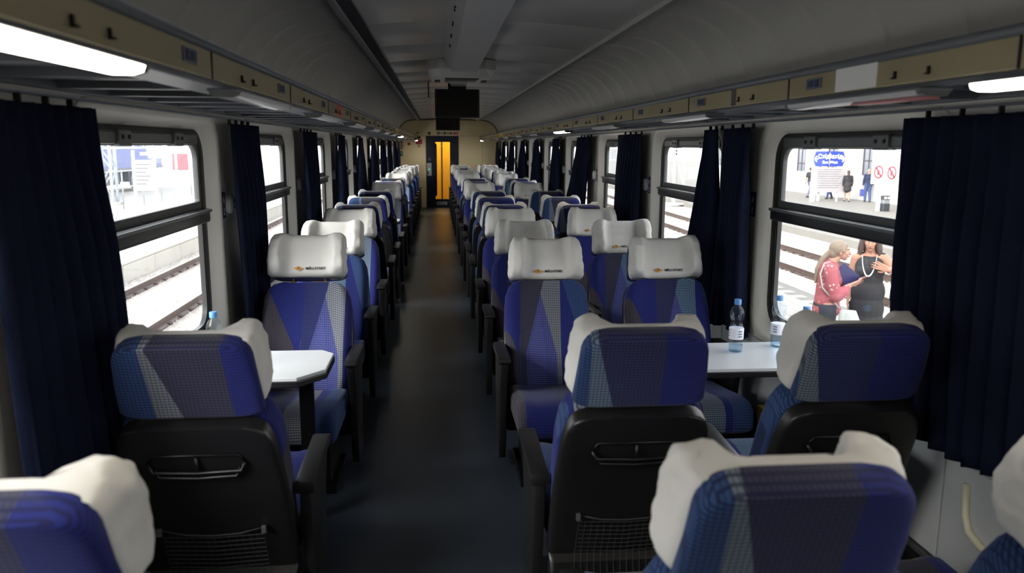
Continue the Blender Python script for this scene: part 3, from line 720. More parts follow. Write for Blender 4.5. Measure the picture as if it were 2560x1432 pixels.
# ================================================================== bottles
PET = glassmat('clear_plastic', (.90, .95, .985), rough=.05); BLUECAP = mat('blue_cap', (92, 150, 214), .45)
LABELM = mat('bottle_label', (222, 222, 232), .5, var=.05); LABELP = mat('bottle_label_print', (110, 120, 150), .5)
WATER = glassmat('water', (.75, .85, .93), rough=.02)
bprof = [(.004, .0), (.026, .0), (.031, .006), (.032, .03), (.031, .05), (.032, .06), (.032, .115), (.030, .122), (.026, .135), (.0255, .145), (.030, .160), (.0325, .175), (.031, .19), (.024, .205), (.014, .216), (.0125, .226), (.0125, .232)]
def bottle(p, label, water):
    t = thing('water_bottle', label, 'bottle', p, random.Random(label).uniform(0, 6), 'plastic water bottles on the tables')
    MB().revolve(bprof, n=24).build('bottle_body', PET, t, smooth='all')
    MB().revolve([(.0327, .062), (.0333, .064), (.0333, .112), (.0327, .114)], n=24).build('label_band', LABELM, t, smooth=True)
    q = MB()
    for a in (.3, 2.2, 4.4):
        for dz in (.074, .086, .098):
            pts = [(.0337*math.cos(a+k*.12), .0337*math.sin(a+k*.12)) for k in range(6)]
            q.add([(x, y, dz) for x, y in pts]+[(x, y, dz+.006) for x, y in pts], [(k, k+1, k+7, k+6) for k in range(5)])
    q.build('label_print', LABELP, t)
    MB().revolve([(.015, .222), (.0155, .224), (.0155, .243), (.0145, .246), (.001, .246)], n=20).build('cap', BLUECAP, t, smooth=True)
    if water: MB().revolve([(.003, .003), (.029, .004), (.030, .02), (.030, water), (.001, water)], n=20).build('water', WATER, t, smooth=True)
pb = onZ(1840, 880, .722); bottle((pb.x, pb.y+.01, .722), 'clear plastic bottle with white label nearest the aisle on right table', .035)
pb = onZ(1942, 866, .722); bottle((pb.x, pb.y, .722), 'clear plastic bottle with water against window frame on right table', .09)
bottle((1.60, 3.27, .722), 'clear plastic bottle half hidden behind the headrest on right table', .05)
bottle((-.93, 3.33, .722), 'clear plastic bottle with blue cap on the single-seat table', .05)

# ================================================================== curtains
for side in (-1, 1):
    x = (XL+.045) if side < 0 else (XR-.045)
    r = tag(MB().tube([(x, Y0+.1, 1.776), (x, Y1-.02, 1.776)], .0045, 8).build('curtain_rail', RACKG, None, smooth='all'),
            'thin dark curtain rail under the rack above the %s seats' % ('single' if side < 0 else 'paired'), 'curtain rail', 'curtain rails')
def curtain(side, ya, yb, za, zb, pleats, seed, label, ztop=1.75, zbot=.65, sag=.0):
    """ya..yb top edge, za..zb bottom edge along the wall"""
    x0 = (XL+.052) if side < 0 else (XR-.052); s = -side
    t = thing('curtain', label, 'curtain', (0, 0, 0), 0, 'navy curtains between the coach windows')
    rn = random.Random(seed); nu = pleats*8; nv = 22; vs = []; ph = [rn.uniform(-.7, .7) for _ in range(pleats+1)]
    for j in range(nv+1):
        v = j/nv; z = ztop+(zbot-ztop)*v
        e = v**1.3
        y0, y1 = ya+(za-ya)*e, yb+(zb-yb)*e
        for i in range(nu+1):
            u = i/nu; k = u*pleats; p0 = ph[int(k)]; p1 = ph[min(int(k)+1, pleats)]; fr = k-int(k)
            pp = p0+(p1-p0)*fr
            amp = (.012+.026*smooth(v, 0, .4))*(.7+.3*math.sin(5*u+seed))
            x = x0+s*(.034+amp*math.sin(2*math.pi*k+pp*1.5*v)+.012*math.sin(3*u+2.5*v+seed))
            y = y0+(y1-y0)*u+.010*math.sin(4*math.pi*k+pp)*v
            zz = z - (.02*math.sin(7*u+seed)+sag*u)*v*v
            vs.append((x, y, zz))
    fs = [(j*(nu+1)+i, j*(nu+1)+i+1, (j+1)*(nu+1)+i+1, (j+1)*(nu+1)+i) for j in range(nv) for i in range(nu)]
    o = MB().add(vs, fs).build('cloth', NAVY, t, smooth='all')
    sol = o.modifiers.new('thickness', 'SOLIDIFY'); sol.thickness = .004
    for k in range(max(3, pleats//2)):
        y = ya+(yb-ya)*(k+.5)/max(3, pleats//2)
        MB().box(min(x0-s*.004, x0+s*.012), max(x0-s*.004, x0+s*.012), y-.004, y+.004, 1.745, 1.772).build('curtain_hook', BLACKM, t)
NPI = len(PIER)
for i, p in enumerate(PIER):
    for side in (-1, 1):
        n = NPI-i
        lab = 'navy pleated curtain on the %s wall, %s pier from the yellow door' % ('single-seat' if side < 0 else 'paired-seat', ORD[n])
        if side < 0:
            a, b, c, d = p-.27, p+.25, p-.24, p+.40
            if i == 1: a, b, c, d = p-.34, p+.23, p-.30, p+.38
            if i >= 3: a, b, c, d = p-.30, p+.36, p-.28, p+.68
            if i >= 5: a, b, c, d = p-.30, p+.45, p-.25, p+1.0
            curtain(side, a, b, c, d, 8 if i < 4 else 9, 3+i, lab, zbot=.65 if i < 3 else .74)
        else:
            if i == 2:
                curtain(side, p-.35, p+.09, p-.34, p+.10, 6, 20, lab.replace('curtain', 'curtain, near half,')); curtain(side, p+.13, p+.43, p+.125, p+.72, 6, 21, lab.replace('curtain', 'curtain, far half,'), zbot=.68)
                continue
            a, b, c, d = p-.19, p+.55, p-.19, p+.78
            if i == 1: a, b, c, d = p-.62, p+.43, p-.66, p+.36
            if i == 4: a, b, c, d = p-.18, p+.58, p+.10, p+1.85
            if i >= 5: a, b, c, d = p-.2, p+.5, p-.15, p+.95
            if i >= 7: a, b, c, d = p-.2, p+.45, p-.2, p+1.0
            curtain(side, a, b, c, d, 9 if i != 1 else 13, 40+i, lab, zbot=.72 if i == 1 else .74)
# ================================================================== outside: ground, tracks, platforms
GRAVEL = mat('grey_gravel', (176, 170, 162), .9, var=.35, scale=14, bump=.8, bscale=18)
STONE = mat('ballast_stone', (172, 163, 155), .9, var=.35, scale=5)
CONC = mat('pale_concrete', (190, 187, 180), .85, var=.08, scale=1.5)
PAVE = mat('pale_paver', (136, 132, 126), .85, var=.10, scale=.8)
PAVEJ = mat('paver_joint', (104, 100, 95), .9)
RAILM = mat('rusty_rail', (84, 68, 62), .5, .4, var=.2); RAILTOP = mat('polished_rail', (196, 192, 188), .3, .8)
SLEEP = mat('concrete_sleeper', (160, 150, 140), .9, var=.15)
gr = tag(MB().box(-70, 80, -30, 170, -1.60, -1.45).build('ground', GRAVEL), 'pale gravel ground around the tracks', 'ground', kind='structure')
GZ = -1.42
def track(xc, y0, y1, label, zr=-1.22, sleepers=(6, 40)):
    t = thing('railway_track', label, 'track', (xc, 0, 0))
    g = .76
    for s in (-1, 1):
        x = s*(g+.036)
        prof = [(x-.075, zr-.17), (x+.075, zr-.17), (x+.075, zr-.155), (x+.012, zr-.125), (x+.012, zr-.045), (x+.036, zr-.03), (x+.036, zr-.006), (x-.036, zr-.006), (x-.036, zr-.03), (x-.012, zr-.045), (x-.012, zr-.125), (x-.075, zr-.155)]
        MB().prism(prof, 'y', y0, y1).build('rail', RAILM, t)
        MB().box(x-.034, x+.034, y0, y1, zr-.006, zr).build('rail_head', RAILTOP, t)
    sm = MB().prism([(-1.3, zr-.33), (1.3, zr-.33), (1.3, zr-.19), (1.1, zr-.17), (-1.1, zr-.17), (-1.3, zr-.19)], 'y', -.13, .13).mesh('sleeper', bevel=.01, seg=1)
    cm = MB().box(-.10, .10, -.06, .06, zr-.175, zr-.13).mesh('rail_clip')
    y = sleepers[0]; k = 0
    while y < sleepers[1]:
        o = obj('sleeper', sm, SLEEP, t); o.location = (0, y, 0); o.rotation_euler = (0, 0, math.sin(k*1.7)*.01)
        for s in (-1, 1):
            c = obj('rail_clip', cm, RAILM, o); c.location = (s*.796, 0, 0)
        y += .58; k += 1
    return t
track(-5.44, -25, 150, 'weathered railway track with concrete sleepers beside the low white platform', -1.22, (8, 44))
track(9.42, -25, 150, 'pale railway track between the paved platform and station building', -1.18, (12, 46))
def bed(x0, x1, zt, seed, y0, y1, n, nm, lab):
    m = MB(); rn = random.Random(seed)
    oc = [(1,0,0),(0,1,0),(-1,0,0),(0,-1,0),(0,0,1),(0,0,-1)]; of = [(0,1,4),(1,2,4),(2,3,4),(3,0,4),(1,0,5),(2,1,5),(3,2,5),(0,3,5)]
    for _ in range(n):
        cx, cy = rn.uniform(x0, x1), y0+(y1-y0)*rn.random()**1.5
        r = rn.uniform(.025, .055); a = rn.uniform(0, 6.3); ca, sa = math.cos(a), math.sin(a)
        q = [(r*rn.uniform(.6, 1.2)*v[0], r*rn.uniform(.6, 1.2)*v[1], r*rn.uniform(.5, .9)*v[2]) for v in oc]
        m.add([(cx+ca*v[0]-sa*v[1], cy+sa*v[0]+ca*v[1], zt+v[2]) for v in q], of)
    b = tag(MB().prism([(x0-.6, -1.47), (x1+.6, -1.47), (x1, zt), (x0, zt)], 'y', -25, 150).build(nm, GRAVEL), lab, 'ballast', kind='structure')
    o = m.build('ballast_stones', STONE, b); o['kind'] = 'stuff'
bed(-7.0, -3.6, -1.40, 3, 8, 45, 14000, 'ballast_bed', 'bed of pale ballast stones under the track by the white platform')
bed(7.55, 11.3, -1.36, 4, 12, 50, 14000, 'ballast_bed', 'bed of pale ballast stones under the track by the station building')
# left platform
pl = tag(MB().box(-12.0, -6.95, -25, 150, -1.5, -.99).build('platform', CONC), 'low white concrete platform across the weathered track', 'platform', kind='structure')
sm = MB().box(-7.45, -6.90, .006, 2.0, -.99, -.93).mesh('edge_slab', bevel=.012, seg=1)
for k in range(34): o = obj('edge_slab', sm, CONC, pl); o.location = (0, 4+k*2.01, 0)
em_ = MB().box(-6.95, -6.91, .006, 1.99, -1.40, -1.0).mesh('facing_slab', bevel=.008, seg=1)
for k in range(34): o = obj('facing_slab', em_, CONC, pl); o.location = (0, 4+k*2.01, 0)
tag(MB().box(-12.35, -12.0, -25, 150, -1.5, -.90).build('platform_kerb', CONC), 'raised kerb along the back of the white platform', 'kerb', kind='structure')
# right platform, paved
pr = tag(MB().box(2.1, 7.45, -25, 150, -1.5, -1.012).build('platform_paved', PAVEJ), 'pale paved platform where two women stand', 'platform', kind='structure')
MB().box(6.85, 7.50, -25, 150, -1.2, -.985).build('platform_edge', CONC, pr)
pm = MB().box(.004, .496, .004, .246, -1.02, -1.0).mesh('paver', bevel=.004, seg=1)
k = 0
for j in range(30):
    for i in range(10):
        x = 2.12+i*.5 - (.25 if j % 2 else 0); y = 9.0+j*.25
        if x < 2.0 or x > 6.36: continue
        o = obj('paver', pm, PAVE, pr); o.location = (x, y, 0)
sl = MB()
MB().box(2.1, 6.85, -25, 8.99, -1.02, -1.0).build('paving_field', PAVE, pr); MB().box(2.1, 6.85, 16.51, 150, -1.02, -1.0).build('paving_field', PAVE, pr)
# far right platform and station building
fp = tag(MB().box(12.9, 60, -25, 170, -1.5, -1.2).build('platform_far', mat('shaded_platform', (116, 112, 106), .85, var=.1, scale=1)), 'wide pale platform in front of the station building', 'platform', kind='structure')  # canopy shade over this platform is put into its darker colour
sb = thing('station_building', 'cream station building with tall dark framed windows and white plinth', 'building', (23.4, 0, -1.2))
CREAMB = mat('cream_render', (186, 171, 150), .8, var=.04, scale=1); PLINTH = mat('white_plinth', (184, 180, 176), .8, var=.03)
WFR = mat('dark_window_frame', (60, 58, 62), .5); WGL = mat('building_glass', (104, 106, 116), .15, var=.2, scale=1)
MB().box(0, 12, 20, 66, 0, 9).build('building_wall', CREAMB, sb); MB().box(-.14, 0, 20, 66, 0, 1.35).build('plinth', PLINTH, sb, bevel=.02); MB().box(-.5, 12.5, 19.5, 66.5, 9, 9.5).build('cornice', PLINTH, sb)
def bwin(y0, y1, z0, z1):
    w = MB().ring(rrect(y0, y1, z0, z1, .01, 1), rrect(y0+.09, y1-.09, z0+.09, z1-.09, .01, 1), 'x', -.05, .02).build('building_window', WFR, sb)
    MB().box(-.012, .01, y0+.05, y1-.05, z0+.05, z1-.05).build('window_pane', WGL, w)
    g = (y0+y1)/2
    MB().box(-.04, -.01, g-.035, g+.035, z0+.09, z1-.09).build('glazing_bar', WFR, w)
    for k in range(1, 4): MB().box(-.04, -.01, y0+.09, y1-.09, z0+(z1-z0)*k/4-.03, z0+(z1-z0)*k/4+.03).build('glazing_bar', WFR, w)
    MB().box(-.06, 0, y0-.28, y0-.0, z0-.1, z1+.2).build('window_reveal', PLINTH, w); MB().box(-.06, 0, y1, y1+.28, z0-.1, z1+.2).build('window_reveal', PLINTH, w)
for y in (24.0, 27.8, 31.4, 35.0): bwin(y, y+1.25, 1.0, 4.6)
bwin(37.9, 38.95, .85, 4.6); bwin(41.2, 42.4, 1.35, 4.6); bwin(45.2, 46.4, 1.0, 4.6); bwin(49.3, 50.5, .95, 4.6); bwin(53.0, 54.2, .95, 4.6)
for y in (57.0, 61.0, 64.2): bwin(y, y+1.2, .95, 4.6)
v = MB().box(-.17, -.13, 49.85, 50.55, .25, .43).build('wall_vent', mat('vent_grey2', (196, 198, 196), .6), sb)
for k in range(4): MB().box(-.18, -.165, 49.88, 50.52, .27+k*.04, .285+k*.04).build('vent_slat', WFR, v)
# ---- direction sign and boards on the far platform
WPOST = mat('white_post', (196, 196, 198), .5, var=.03); SIGNBLUE = mat('sign_blue', (40, 62, 150), .45, var=.04)
gz = -1.2
p = onZ(2030, 503, gz); YB = p.y
t = thing('direction_sign', 'blue hexagonal platform sign with white arrows pointing east and west', 'sign', (0, YB, gz))
a = onY(2035, 378, YB); b = onY(2112, 416, YB)
x0, x1, z1, z0 = a.x, b.x, a.z-gz, b.z-gz; zm = (z0+z1)/2
MB().prism([(x0, zm), (x0+.14, z0), (x1-.14, z0), (x1, zm), (x1-.14, z1), (x0+.14, z1)], 'y', -.03, .03).build('panel', SIGNBLUE, t, bevel=.005)
def txt(par, s, size, x, z, yy=-.033, m=SIGNW):
    me = text_mesh(s, size, 'sign_text'); xform(me, Matrix.Translation((x, yy, z)) @ Matrix.Rotation(math.pi/2, 4, 'X')); return obj('sign_text', me, m, par)
xm = (x0+x1)/2; wd = x1-x0
txt(t, 'Схід', .31, xm-.185*wd, zm+.12); txt(t, 'Захід', .31, xm+.175*wd, zm+.12); txt(t, 'East', .20, xm-.13*wd, zm-.18); txt(t, 'West', .20, xm+.13*wd, zm-.18)
MB().box(xm-.008, xm+.008, -.035, -.03, z0+.05, z1-.05).build('divider', SIGNW, t)
for s in (-1, 1):
    ex = x0+.03 if s < 0 else x1-.03; q = MB()
    q.prism([(ex, zm), (ex-s*.12, zm+.17), (ex-s*.17, zm+.13), (ex-s*.09, zm+.03), (ex-s*.22, zm+.03), (ex-s*.22, zm-.03), (ex-s*.09, zm-.03), (ex-s*.17, zm-.13), (ex-s*.12, zm-.17)], 'y', -.036, -.03)
    q.build('arrow', SIGNW, t)
for x in (p.x-.02, onY(2046, 501, YB).x): MB().box(x-.06, x+.06, .03, .15, 0, 3.4).build('post', WPOST, t, bevel=.01)
t = thing('notice_board', 'pale notice board with faint lines under the blue direction sign', 'notice board', (0, YB-.16, gz))
a = onY(2037, 418, YB); b = onY(2106, 480, YB)
MB().box(a.x, b.x, 0, .05, b.z-gz, a.z-gz).build('board', mat('board_grey', (160, 156, 158), .4), t, bevel=.01)
for k in range(9): MB().box(a.x+.12, b.x-.2-.07*(k % 3), -.006, 0, a.z-gz-.13-k*.12, a.z-gz-.10-k*.12).build('text_line', mat('board_line', (110, 108, 114), .6), t)
for x in (a.x+.03, b.x-.35): MB().box(x-.04, x+.04, .05, .12, 0, a.z-gz).build('post', WPOST, t)
# prohibition sign on posts, bin
p = onZ(2196, 528, gz); YC = p.y
t = thing('prohibition_sign', 'white board with two red crossed-out circles on a white post', 'sign', (0, YC, gz))
MB().box(p.x-.07, p.x+.07, .02, .16, 0, 3.6).build('post', WPOST, t, bevel=.01)
a = onY(2181, 405, YC); b = onY(2246, 460, YC)
MB().box(a.x, b.x, -.02, .02, b.z-gz, 3.2).build('board', mat('pale_board', (176, 172, 172), .5), t, bevel=.006)
REDC = mat('sign_red_ring', (170, 56, 66), .5)
for px, py in ((2196, 430), (2229, 432)):
    c = onY(px, py, YC); cx, cz = c.x, c.z-gz
    n_ = 28; ro, ri = .235, .185
    MB().ring([(cx+ro*.9*math.cos(2*math.pi*k/n_), cz+ro*1.25*math.sin(2*math.pi*k/n_)) for k in range(n_)], [(cx+ri*.9*math.cos(2*math.pi*k/n_), cz+ri*1.28*math.sin(2*math.pi*k/n_)) for k in range(n_)], 'y', -.028, -.02).build('red_ring', REDC, t)
    MB().prism([(cx-.16, cz+.20), (cx-.12, cz+.24), (cx+.16, cz-.20), (cx+.12, cz-.24)], 'y', -.028, -.02).build('red_slash', REDC, t)
    MB().prism([(cx-.05, cz-.14), (cx+.01, cz-.14), (cx+.03, cz+.02), (cx+.08, cz+.03), (cx-.01, cz+.10), (cx-.07, cz+.02)], 'y', -.026, -.02).build('figure', mat('sign_figure', (110, 80, 86), .5), t)
p = onZ(2210, 528, gz)
t = thing('litter_bin', 'black cylindrical litter bin beside the prohibition sign', 'litter bin', (p.x+.02, p.y, gz))
BINM = mat('bin_dark', (44, 46, 52), .5)
MB().prism(rrect(-.17, .17, -.15, .15, .06), 'z', 0, .36).build('base', BINM, t, bevel=.01); MB().prism(rrect(-.16, .16, -.14, .14, .06), 'z', .36, .52).build('band', mat('bin_grey', (110, 112, 116), .5), t); MB().prism(rrect(-.17, .17, -.15, .15, .06), 'z', .52, .72).build('hood', BINM, t, bevel=.02)
for x in (-.08, .08): MB().box(x-.05, x+.05, -.156, -.148, .57, .66).build('bin_label', SIGNW, t)
# catenary mast and notices further along the right platform
def mast(px, py, label, h=7.5, base=True, z=-1.2, nm='catenary_mast'):
    p = onZ(px, py, z); t = thing(nm, label, 'mast', (p.x, p.y, z))
    MB().tube([(0, 0, 0), (0, 0, h)], [.12, .09], 10).build('pole', WPOST, t, smooth='all')
    MB().tube([(.9, .0, 0), (.05, 0, 2.3)], .05, 8).build('brace', WPOST, t, smooth='all')
    if base: MB().box(-.35, 1.25, -.3, .3, 0, .08).build('footing', CONC, t, bevel=.02)
    MB().box(-.10, .10, -.14, -.10, 2.5, 3.1).build('number_plate', SIGNW, t)
    for k in range(3): MB().box(-.05, .05, -.145, -.14, 2.58+k*.17, 2.68+k*.17).build('plate_mark', SIGNB, t)
mast(1684, 511, 'white railway mast with slanted brace seen through the middle window', z=-1.35)
def simple_board(px, py, z, w, zb, zt, label, nm='information_board', lines=6):
    p = onZ(px, py, z); t = thing(nm, label, 'notice board', (p.x, p.y, z))
    for x in (-w/2+.05, w/2-.05): MB().box(x-.05, x+.05, 0, .1, 0, zt+.4).build('post', WPOST, t, bevel=.01)
    MB().box(-w/2, w/2, -.05, .0, zb, zt).build('board', mat('board_white', (160, 162, 164), .45), t, bevel=.01)
    for k in range(lines): MB().box(-w/2+.15, w/2-.2-.09*(k % 3), -.055, -.05, zt-.2-k*(zt-zb-.3)/lines, zt-.16-k*(zt-zb-.3)/lines).build('text_line', MATS['board_line'], t)
    return t
simple_board(1535, 428, -1.2, 1.7, 1.2, 2.6, 'white notice board on posts seen through a far right window')
t = simple_board(367, 518, -.99, .95, .70, 1.98, 'white information board on two tall posts across left platform')
# ---- left: fence, lattice mast, gantry truss, locomotive, red sign, posts
XF = -13.9
MESHG = mat('galvanised_wire', (110, 116, 120), .5, .5); LATT = mat('pale_lattice_steel', (168, 174, 180), .5, .2, var=.04)
t = thing('chain_link_fence', 'chain-link fence with pipe rails behind the white platform', 'fence', (XF, 0, -.99))
yA, yB, hF = 22.0, 62.0, 1.45
pm = MB().tube([(0, 0, -.3), (0, 0, hF+.05)], .035, 8).mesh('fence_post', smooth='all')
for k in range(17): o = obj('fence_post', pm, LATT, t); o.location = (0, yA+k*2.5, 0)
for z in (.75, hF): MB().tube([(0, yA, z), (0, yB, z)], .028, 8).build('fence_rail', LATT, t, smooth='all')
q = MB(); st = .14; r = .006
k = yA-hF
while k < yB:
    for sgn in (1, -1):
        ya_, yb_ = (k, k+hF) if sgn > 0 else (k+hF, k)
        d0 = max(0, (yA-min(ya_, yb_))) ; 
        a, b = (Vector((0, ya_, 0)), Vector((0, yb_, hF)))
        q.add([a+Vector((0, -r, 0)), a+Vector((0, r, 0)), b+Vector((0, r, 0)), b+Vector((0, -r, 0))], [(0, 1, 2, 3)])
    k += st
nt_ = q.build('wire_mesh', MESHG, t); nt_['kind'] = 'stuff'
def lattice(name, label, loc, h, w, cat='mast', n=8):
    t = thing(name, label, cat, loc)
    for sx in (-1, 1):
        for sy in (-1, 1): MB().box(sx*w/2-.05, sx*w/2+.05, sy*w/2-.05, sy*w/2+.05, 0, h).build('leg', LATT, t)
    st = h/n
    for k in range(n):
        for sy in (-1, 1):
            s = 1 if k % 2 else -1
            MB().tube([(-s*w/2, sy*w/2, k*st), (s*w/2, sy*w/2, (k+1)*st)], .03, 6).build('diagonal', LATT, t)
            MB().tube([(sy*w/2, -s*w/2, k*st), (sy*w/2, s*w/2, (k+1)*st)], .03, 6).build('diagonal', LATT, t)
    MB().box(-w/2-.2, w/2+.2, -w/2-.2, w/2+.2, -.05, .1).build('footing', CONC, t, bevel=.02)
    return t
p = onZ(268, 511, -.99); lattice('lattice_mast', 'pale lattice steel mast standing behind the white platform', (p.x+.1, p.y, -.99), 8, .55, n=10)
t = thing('lattice_gantry', 'pale horizontal lattice gantry behind the chain-link fence', 'gantry', (-16.2, 0, 0))
for z in (1.46, 2.9): MB().box(-.07, .07, 24, 75, z-.06, z+.06).build('chord', LATT, t)
for k in range(34):
    y = 24+k*1.5; MB().tube([(0, y, 1.46), (0, y+.75, 2.9), (0, y+1.5, 1.46)], .035, 6).build('diagonal', LATT, t)
for y in (24.3, 39.8, 57.0, 74.7):
    MB().tube([(0, y, -1.5), (0, y, 2.9)], .10, 10).build('support_post', LATT, t, smooth='all')
# blue locomotive
LB = mat('loco_blue', (84, 98, 152), .35, var=.06); LG = mat('loco_grey', (104, 106, 116), .5); LD = mat('loco_dark', (66, 68, 78), .6)
t = thing('locomotive', 'blue locomotive with grey underframe standing behind the fence', 'locomotive', (-21.5, 42, -1.25))
MB().prism(rrect(-1.5, 1.5, 1.25, 3.9, (.05, .05, .5, .5)), 'y', 0, 19).build('body', LB, t, bevel=.03)
MB().box(-1.45, 1.52, -.02, 19.02, 1.15, 1.38).build('side_sill', LG, t)
for k in range(5): MB().box(1.5, 1.54, 2.5+k*3, 4.2+k*3, 2.6, 3.3).build('louvre', LG, t, bevel=.01)
for y in (.6, 17.2): MB().box(1.49, 1.53, y, y+1.0, 2.5, 3.2).build('cab_window', LD, t, bevel=.01)
MB().box(1.51, 1.53, 14.6, 16.2, 2.15, 2.35).build('side_number', SIGNW, t)
for y in (4, 15):
    b_ = MB().box(-1.2, 1.35, y-2.2, y+2.2, .45, 1.15).build('bogie', LD, t, bevel=.03)
    for e in (-1.5, 0, 1.5): MB().revolve([(.01, 1.30), (.5, 1.30), (.52, 1.42), (.3, 1.45), (.01, 1.45)], (0, y+e, .52), 20, 'x').build('wheel', LG, b_, smooth=True)
MB().box(-1.0, 1.3, 7.5, 11.5, .35, 1.15).build('tank', LD, t, bevel=.04)
# low buildings behind, red-pink sign
t = thing('red_board', 'faded red board on a post near the fence', 'sign', onY(455, 470, 41)); t.location.z = -1.45
MB().box(-.05, .05, 0, .1, 0, 3.4).build('post', WPOST, t); MB().box(-.38, .38, -.04, 0, 1.85, 2.65).build('board', mat('faded_red', (150, 104, 112), .5), t, bevel=.01)
t = thing('white_post', 'thin white signal post with small plates behind platform', 'post', onY(445, 480, 40)); t.location.z = -1.0
MB().tube([(0, 0, 0), (0, 0, 3.1)], .06, 8).build('pole', WPOST, t); MB().box(-.2, .2, -.08, -.05, 2.3, 2.7).build('plate', SIGNW, t); MB().box(-.25, .1, -.08, -.05, 1.1, 1.4).build('plate', SIGNW, t)
sh = thing('pale_shed', 'long pale shed in the distance beyond the blue locomotive', 'shed', (-45, 60, -1.45))
MB().box(-6, 6, -40, 60, 0, 7).build('shed_wall', mat('shed_pale', (222, 228, 234), .8), sh); MB().prism([(-6.6, 7), (6.6, 7), (0, 9)], 'y', -40.5, 60.5).build('shed_roof', mat('shed_roof', (196, 204, 214), .7), sh)
# ================================================================== people on the platforms
SKIN = mat('skin', (166, 126, 108), .6, var=.04, spec=.3); SKIN2 = mat('skin_tan', (158, 116, 96), .6, var=.04, spec=.3)
def union(prims, voxel=.008, it=6, name='body'):
    """one continuous surface from overlapping capsules and ellipsoids"""
    bm = bmesh.new()
    for p in prims:
        if p[0] == 'c':
            _, a, b, ra, rb = p; a, b = Vector(a), Vector(b); d = b-a; L = d.length
            q = d.to_track_quat('Z', 'Y').to_matrix().to_4x4() if L > 1e-6 else Matrix.Identity(4)
            n, rings = 14, []
            for k in range(6): t = math.pi/2*k/5; rings.append((ra*math.sin(t)+1e-5, -ra*math.cos(t)))
            for k in range(6): t = math.pi/2*k/5; rings.append((rb*math.cos(t)+1e-5, L+rb*math.sin(t)))
            vs = [[bm.verts.new(Matrix.Translation(a) @ q @ Vector((r*math.cos(2*math.pi*j/n), r*math.sin(2*math.pi*j/n), h))) for j in range(n)] for r, h in rings]
        else:
            _, c, (rx, ry, rz), *rot = p; c = Vector(c); R3 = rot[0] if rot else Matrix.Identity(3); n = 16
            vs = [[bm.verts.new(c + R3 @ Vector((rx*math.sin(t)*math.cos(2*math.pi*j/n), ry*math.sin(t)*math.sin(2*math.pi*j/n), -rz*math.cos(t)))) for j in range(n)] for t in [math.pi*(k+.02)/(12.04) for k in range(13)]]
        for i in range(len(vs)-1):
            for j in range(len(vs[0])): bm.faces.new((vs[i][j], vs[i][(j+1) % len(vs[0])], vs[i+1][(j+1) % len(vs[0])], vs[i+1][j]))
        bm.faces.new(vs[0][::-1]); bm.faces.new(vs[-1])
    bmesh.ops.recalc_face_normals(bm, faces=bm.faces)
    me = bpy.data.meshes.new(name); bm.to_mesh(me); bm.free()
    o = bpy.data.objects.new(name, me); COL.objects.link(o)
    r = o.modifiers.new('r', 'REMESH'); r.mode = 'VOXEL'; r.voxel_size = voxel
    s = o.modifiers.new('s', 'SMOOTH'); s.factor = .5; s.iterations = it
    out = bpy.data.meshes.new_from_object(o.evaluated_get(bpy.context.evaluated_depsgraph_get()))
    bpy.data.objects.remove(o); bpy.data.meshes.remove(me)
    out.name = name; out.polygons.foreach_set('use_smooth', [True]*len(out.polygons)); return out
def chain(pts, rs): return [('c', pts[i], pts[i+1], rs[i], rs[i+1]) for i in range(len(pts)-1)]
def hand(wrist, fdir, pnorm, side, scale=1.0, curl=.5, spread=.1):
    """wrist point, finger direction, palm normal (towards the palm side), side = sign of the thumb across"""
    f_ = Vector(fdir).normalized(); nrm = Vector(pnorm); nrm = (nrm - f_*nrm.dot(f_)).normalized(); ac = f_.cross(nrm)*side
    w = Vector(wrist); s = scale; out = []
    for k in (-1, -.33, .33, 1): out.append(('c', w+f_*.02*s+ac*k*.018*s, w+f_*.085*s+ac*k*.028*s, .016*s, .013*s))
    for k, L in ((1.0, .084), (.36, .094), (-.3, .088), (-.95, .070)):
        b = w+f_*.085*s+ac*k*.028*s; d1 = (f_+ac*k*spread+nrm*curl*.35).normalized(); d2 = (f_+nrm*curl*.9).normalized(); d3 = (f_*.6+nrm*curl*1.3+f_*.4).normalized()
        p1 = b+d1*L*.45*s; p2 = p1+d2*L*.32*s; p3 = p2+d3*L*.25*s
        out += chain([b, p1, p2, p3], [.0096*s, .0086*s, .008*s, .0068*s])
    t0 = w+f_*.03*s+ac*.025*s; t1 = t0+(f_*.6+ac*.75+nrm*.3).normalized()*.04*s; t2 = t1+(f_*.95+ac*.25+nrm*.35).normalized()*.032*s
    out += chain([t0, t1, t2], [.014*s, .011*s, .009*s]); return out
class Frame:
    def __init__(s, o, front): s.o = Vector(o); s.f = Vector((front[0], front[1], 0)).normalized(); s.l = Vector((-s.f.y, s.f.x, 0)); s.R = Matrix((s.l, s.f, Vector((0, 0, 1)))).transposed()
    k = 1.0
    def __call__(s, l, f_, z): return s.l*l*s.k + s.f*f_ + Vector((0, 0, z))      # relative to the feet
def ell(F, l, f_, z, rl, rf, rz): return ('e', F(l, f_, z), (rl*F.k, rf, rz), F.R)
def head_prims(F, l, f_, z, s=1.0):
    """z: head centre (eye level); skull, jaw, nose, ears, lips, chin"""
    P = [ell(F, l, f_-.012*s, z+.018*s, .074*s, .092*s, .100*s), ell(F, l, f_+.030*s, z-.035*s, .058*s, .058*s, .066*s), ell(F, l, f_+.050*s, z-.088*s, .028*s, .026*s, .022*s),
         ('c', F(l, f_+.086*s, z+.005*s), F(l, f_+.106*s, z-.036*s), .010*s, .014*s), ell(F, l, f_+.060*s, z+.028*s, .052*s, .03*s, .014*s), ell(F, l, f_+.078*s, z-.062*s, .024*s, .016*s, .010*s)]
    for k in (-1, 1): P += [ell(F, l+k*.072*s, f_-.005*s, z-.012*s, .010*s, .018*s, .030*s), ell(F, l+k*.036*s, f_+.055*s, z-.022*s, .024*s, .026*s, .026*s)]
    return P
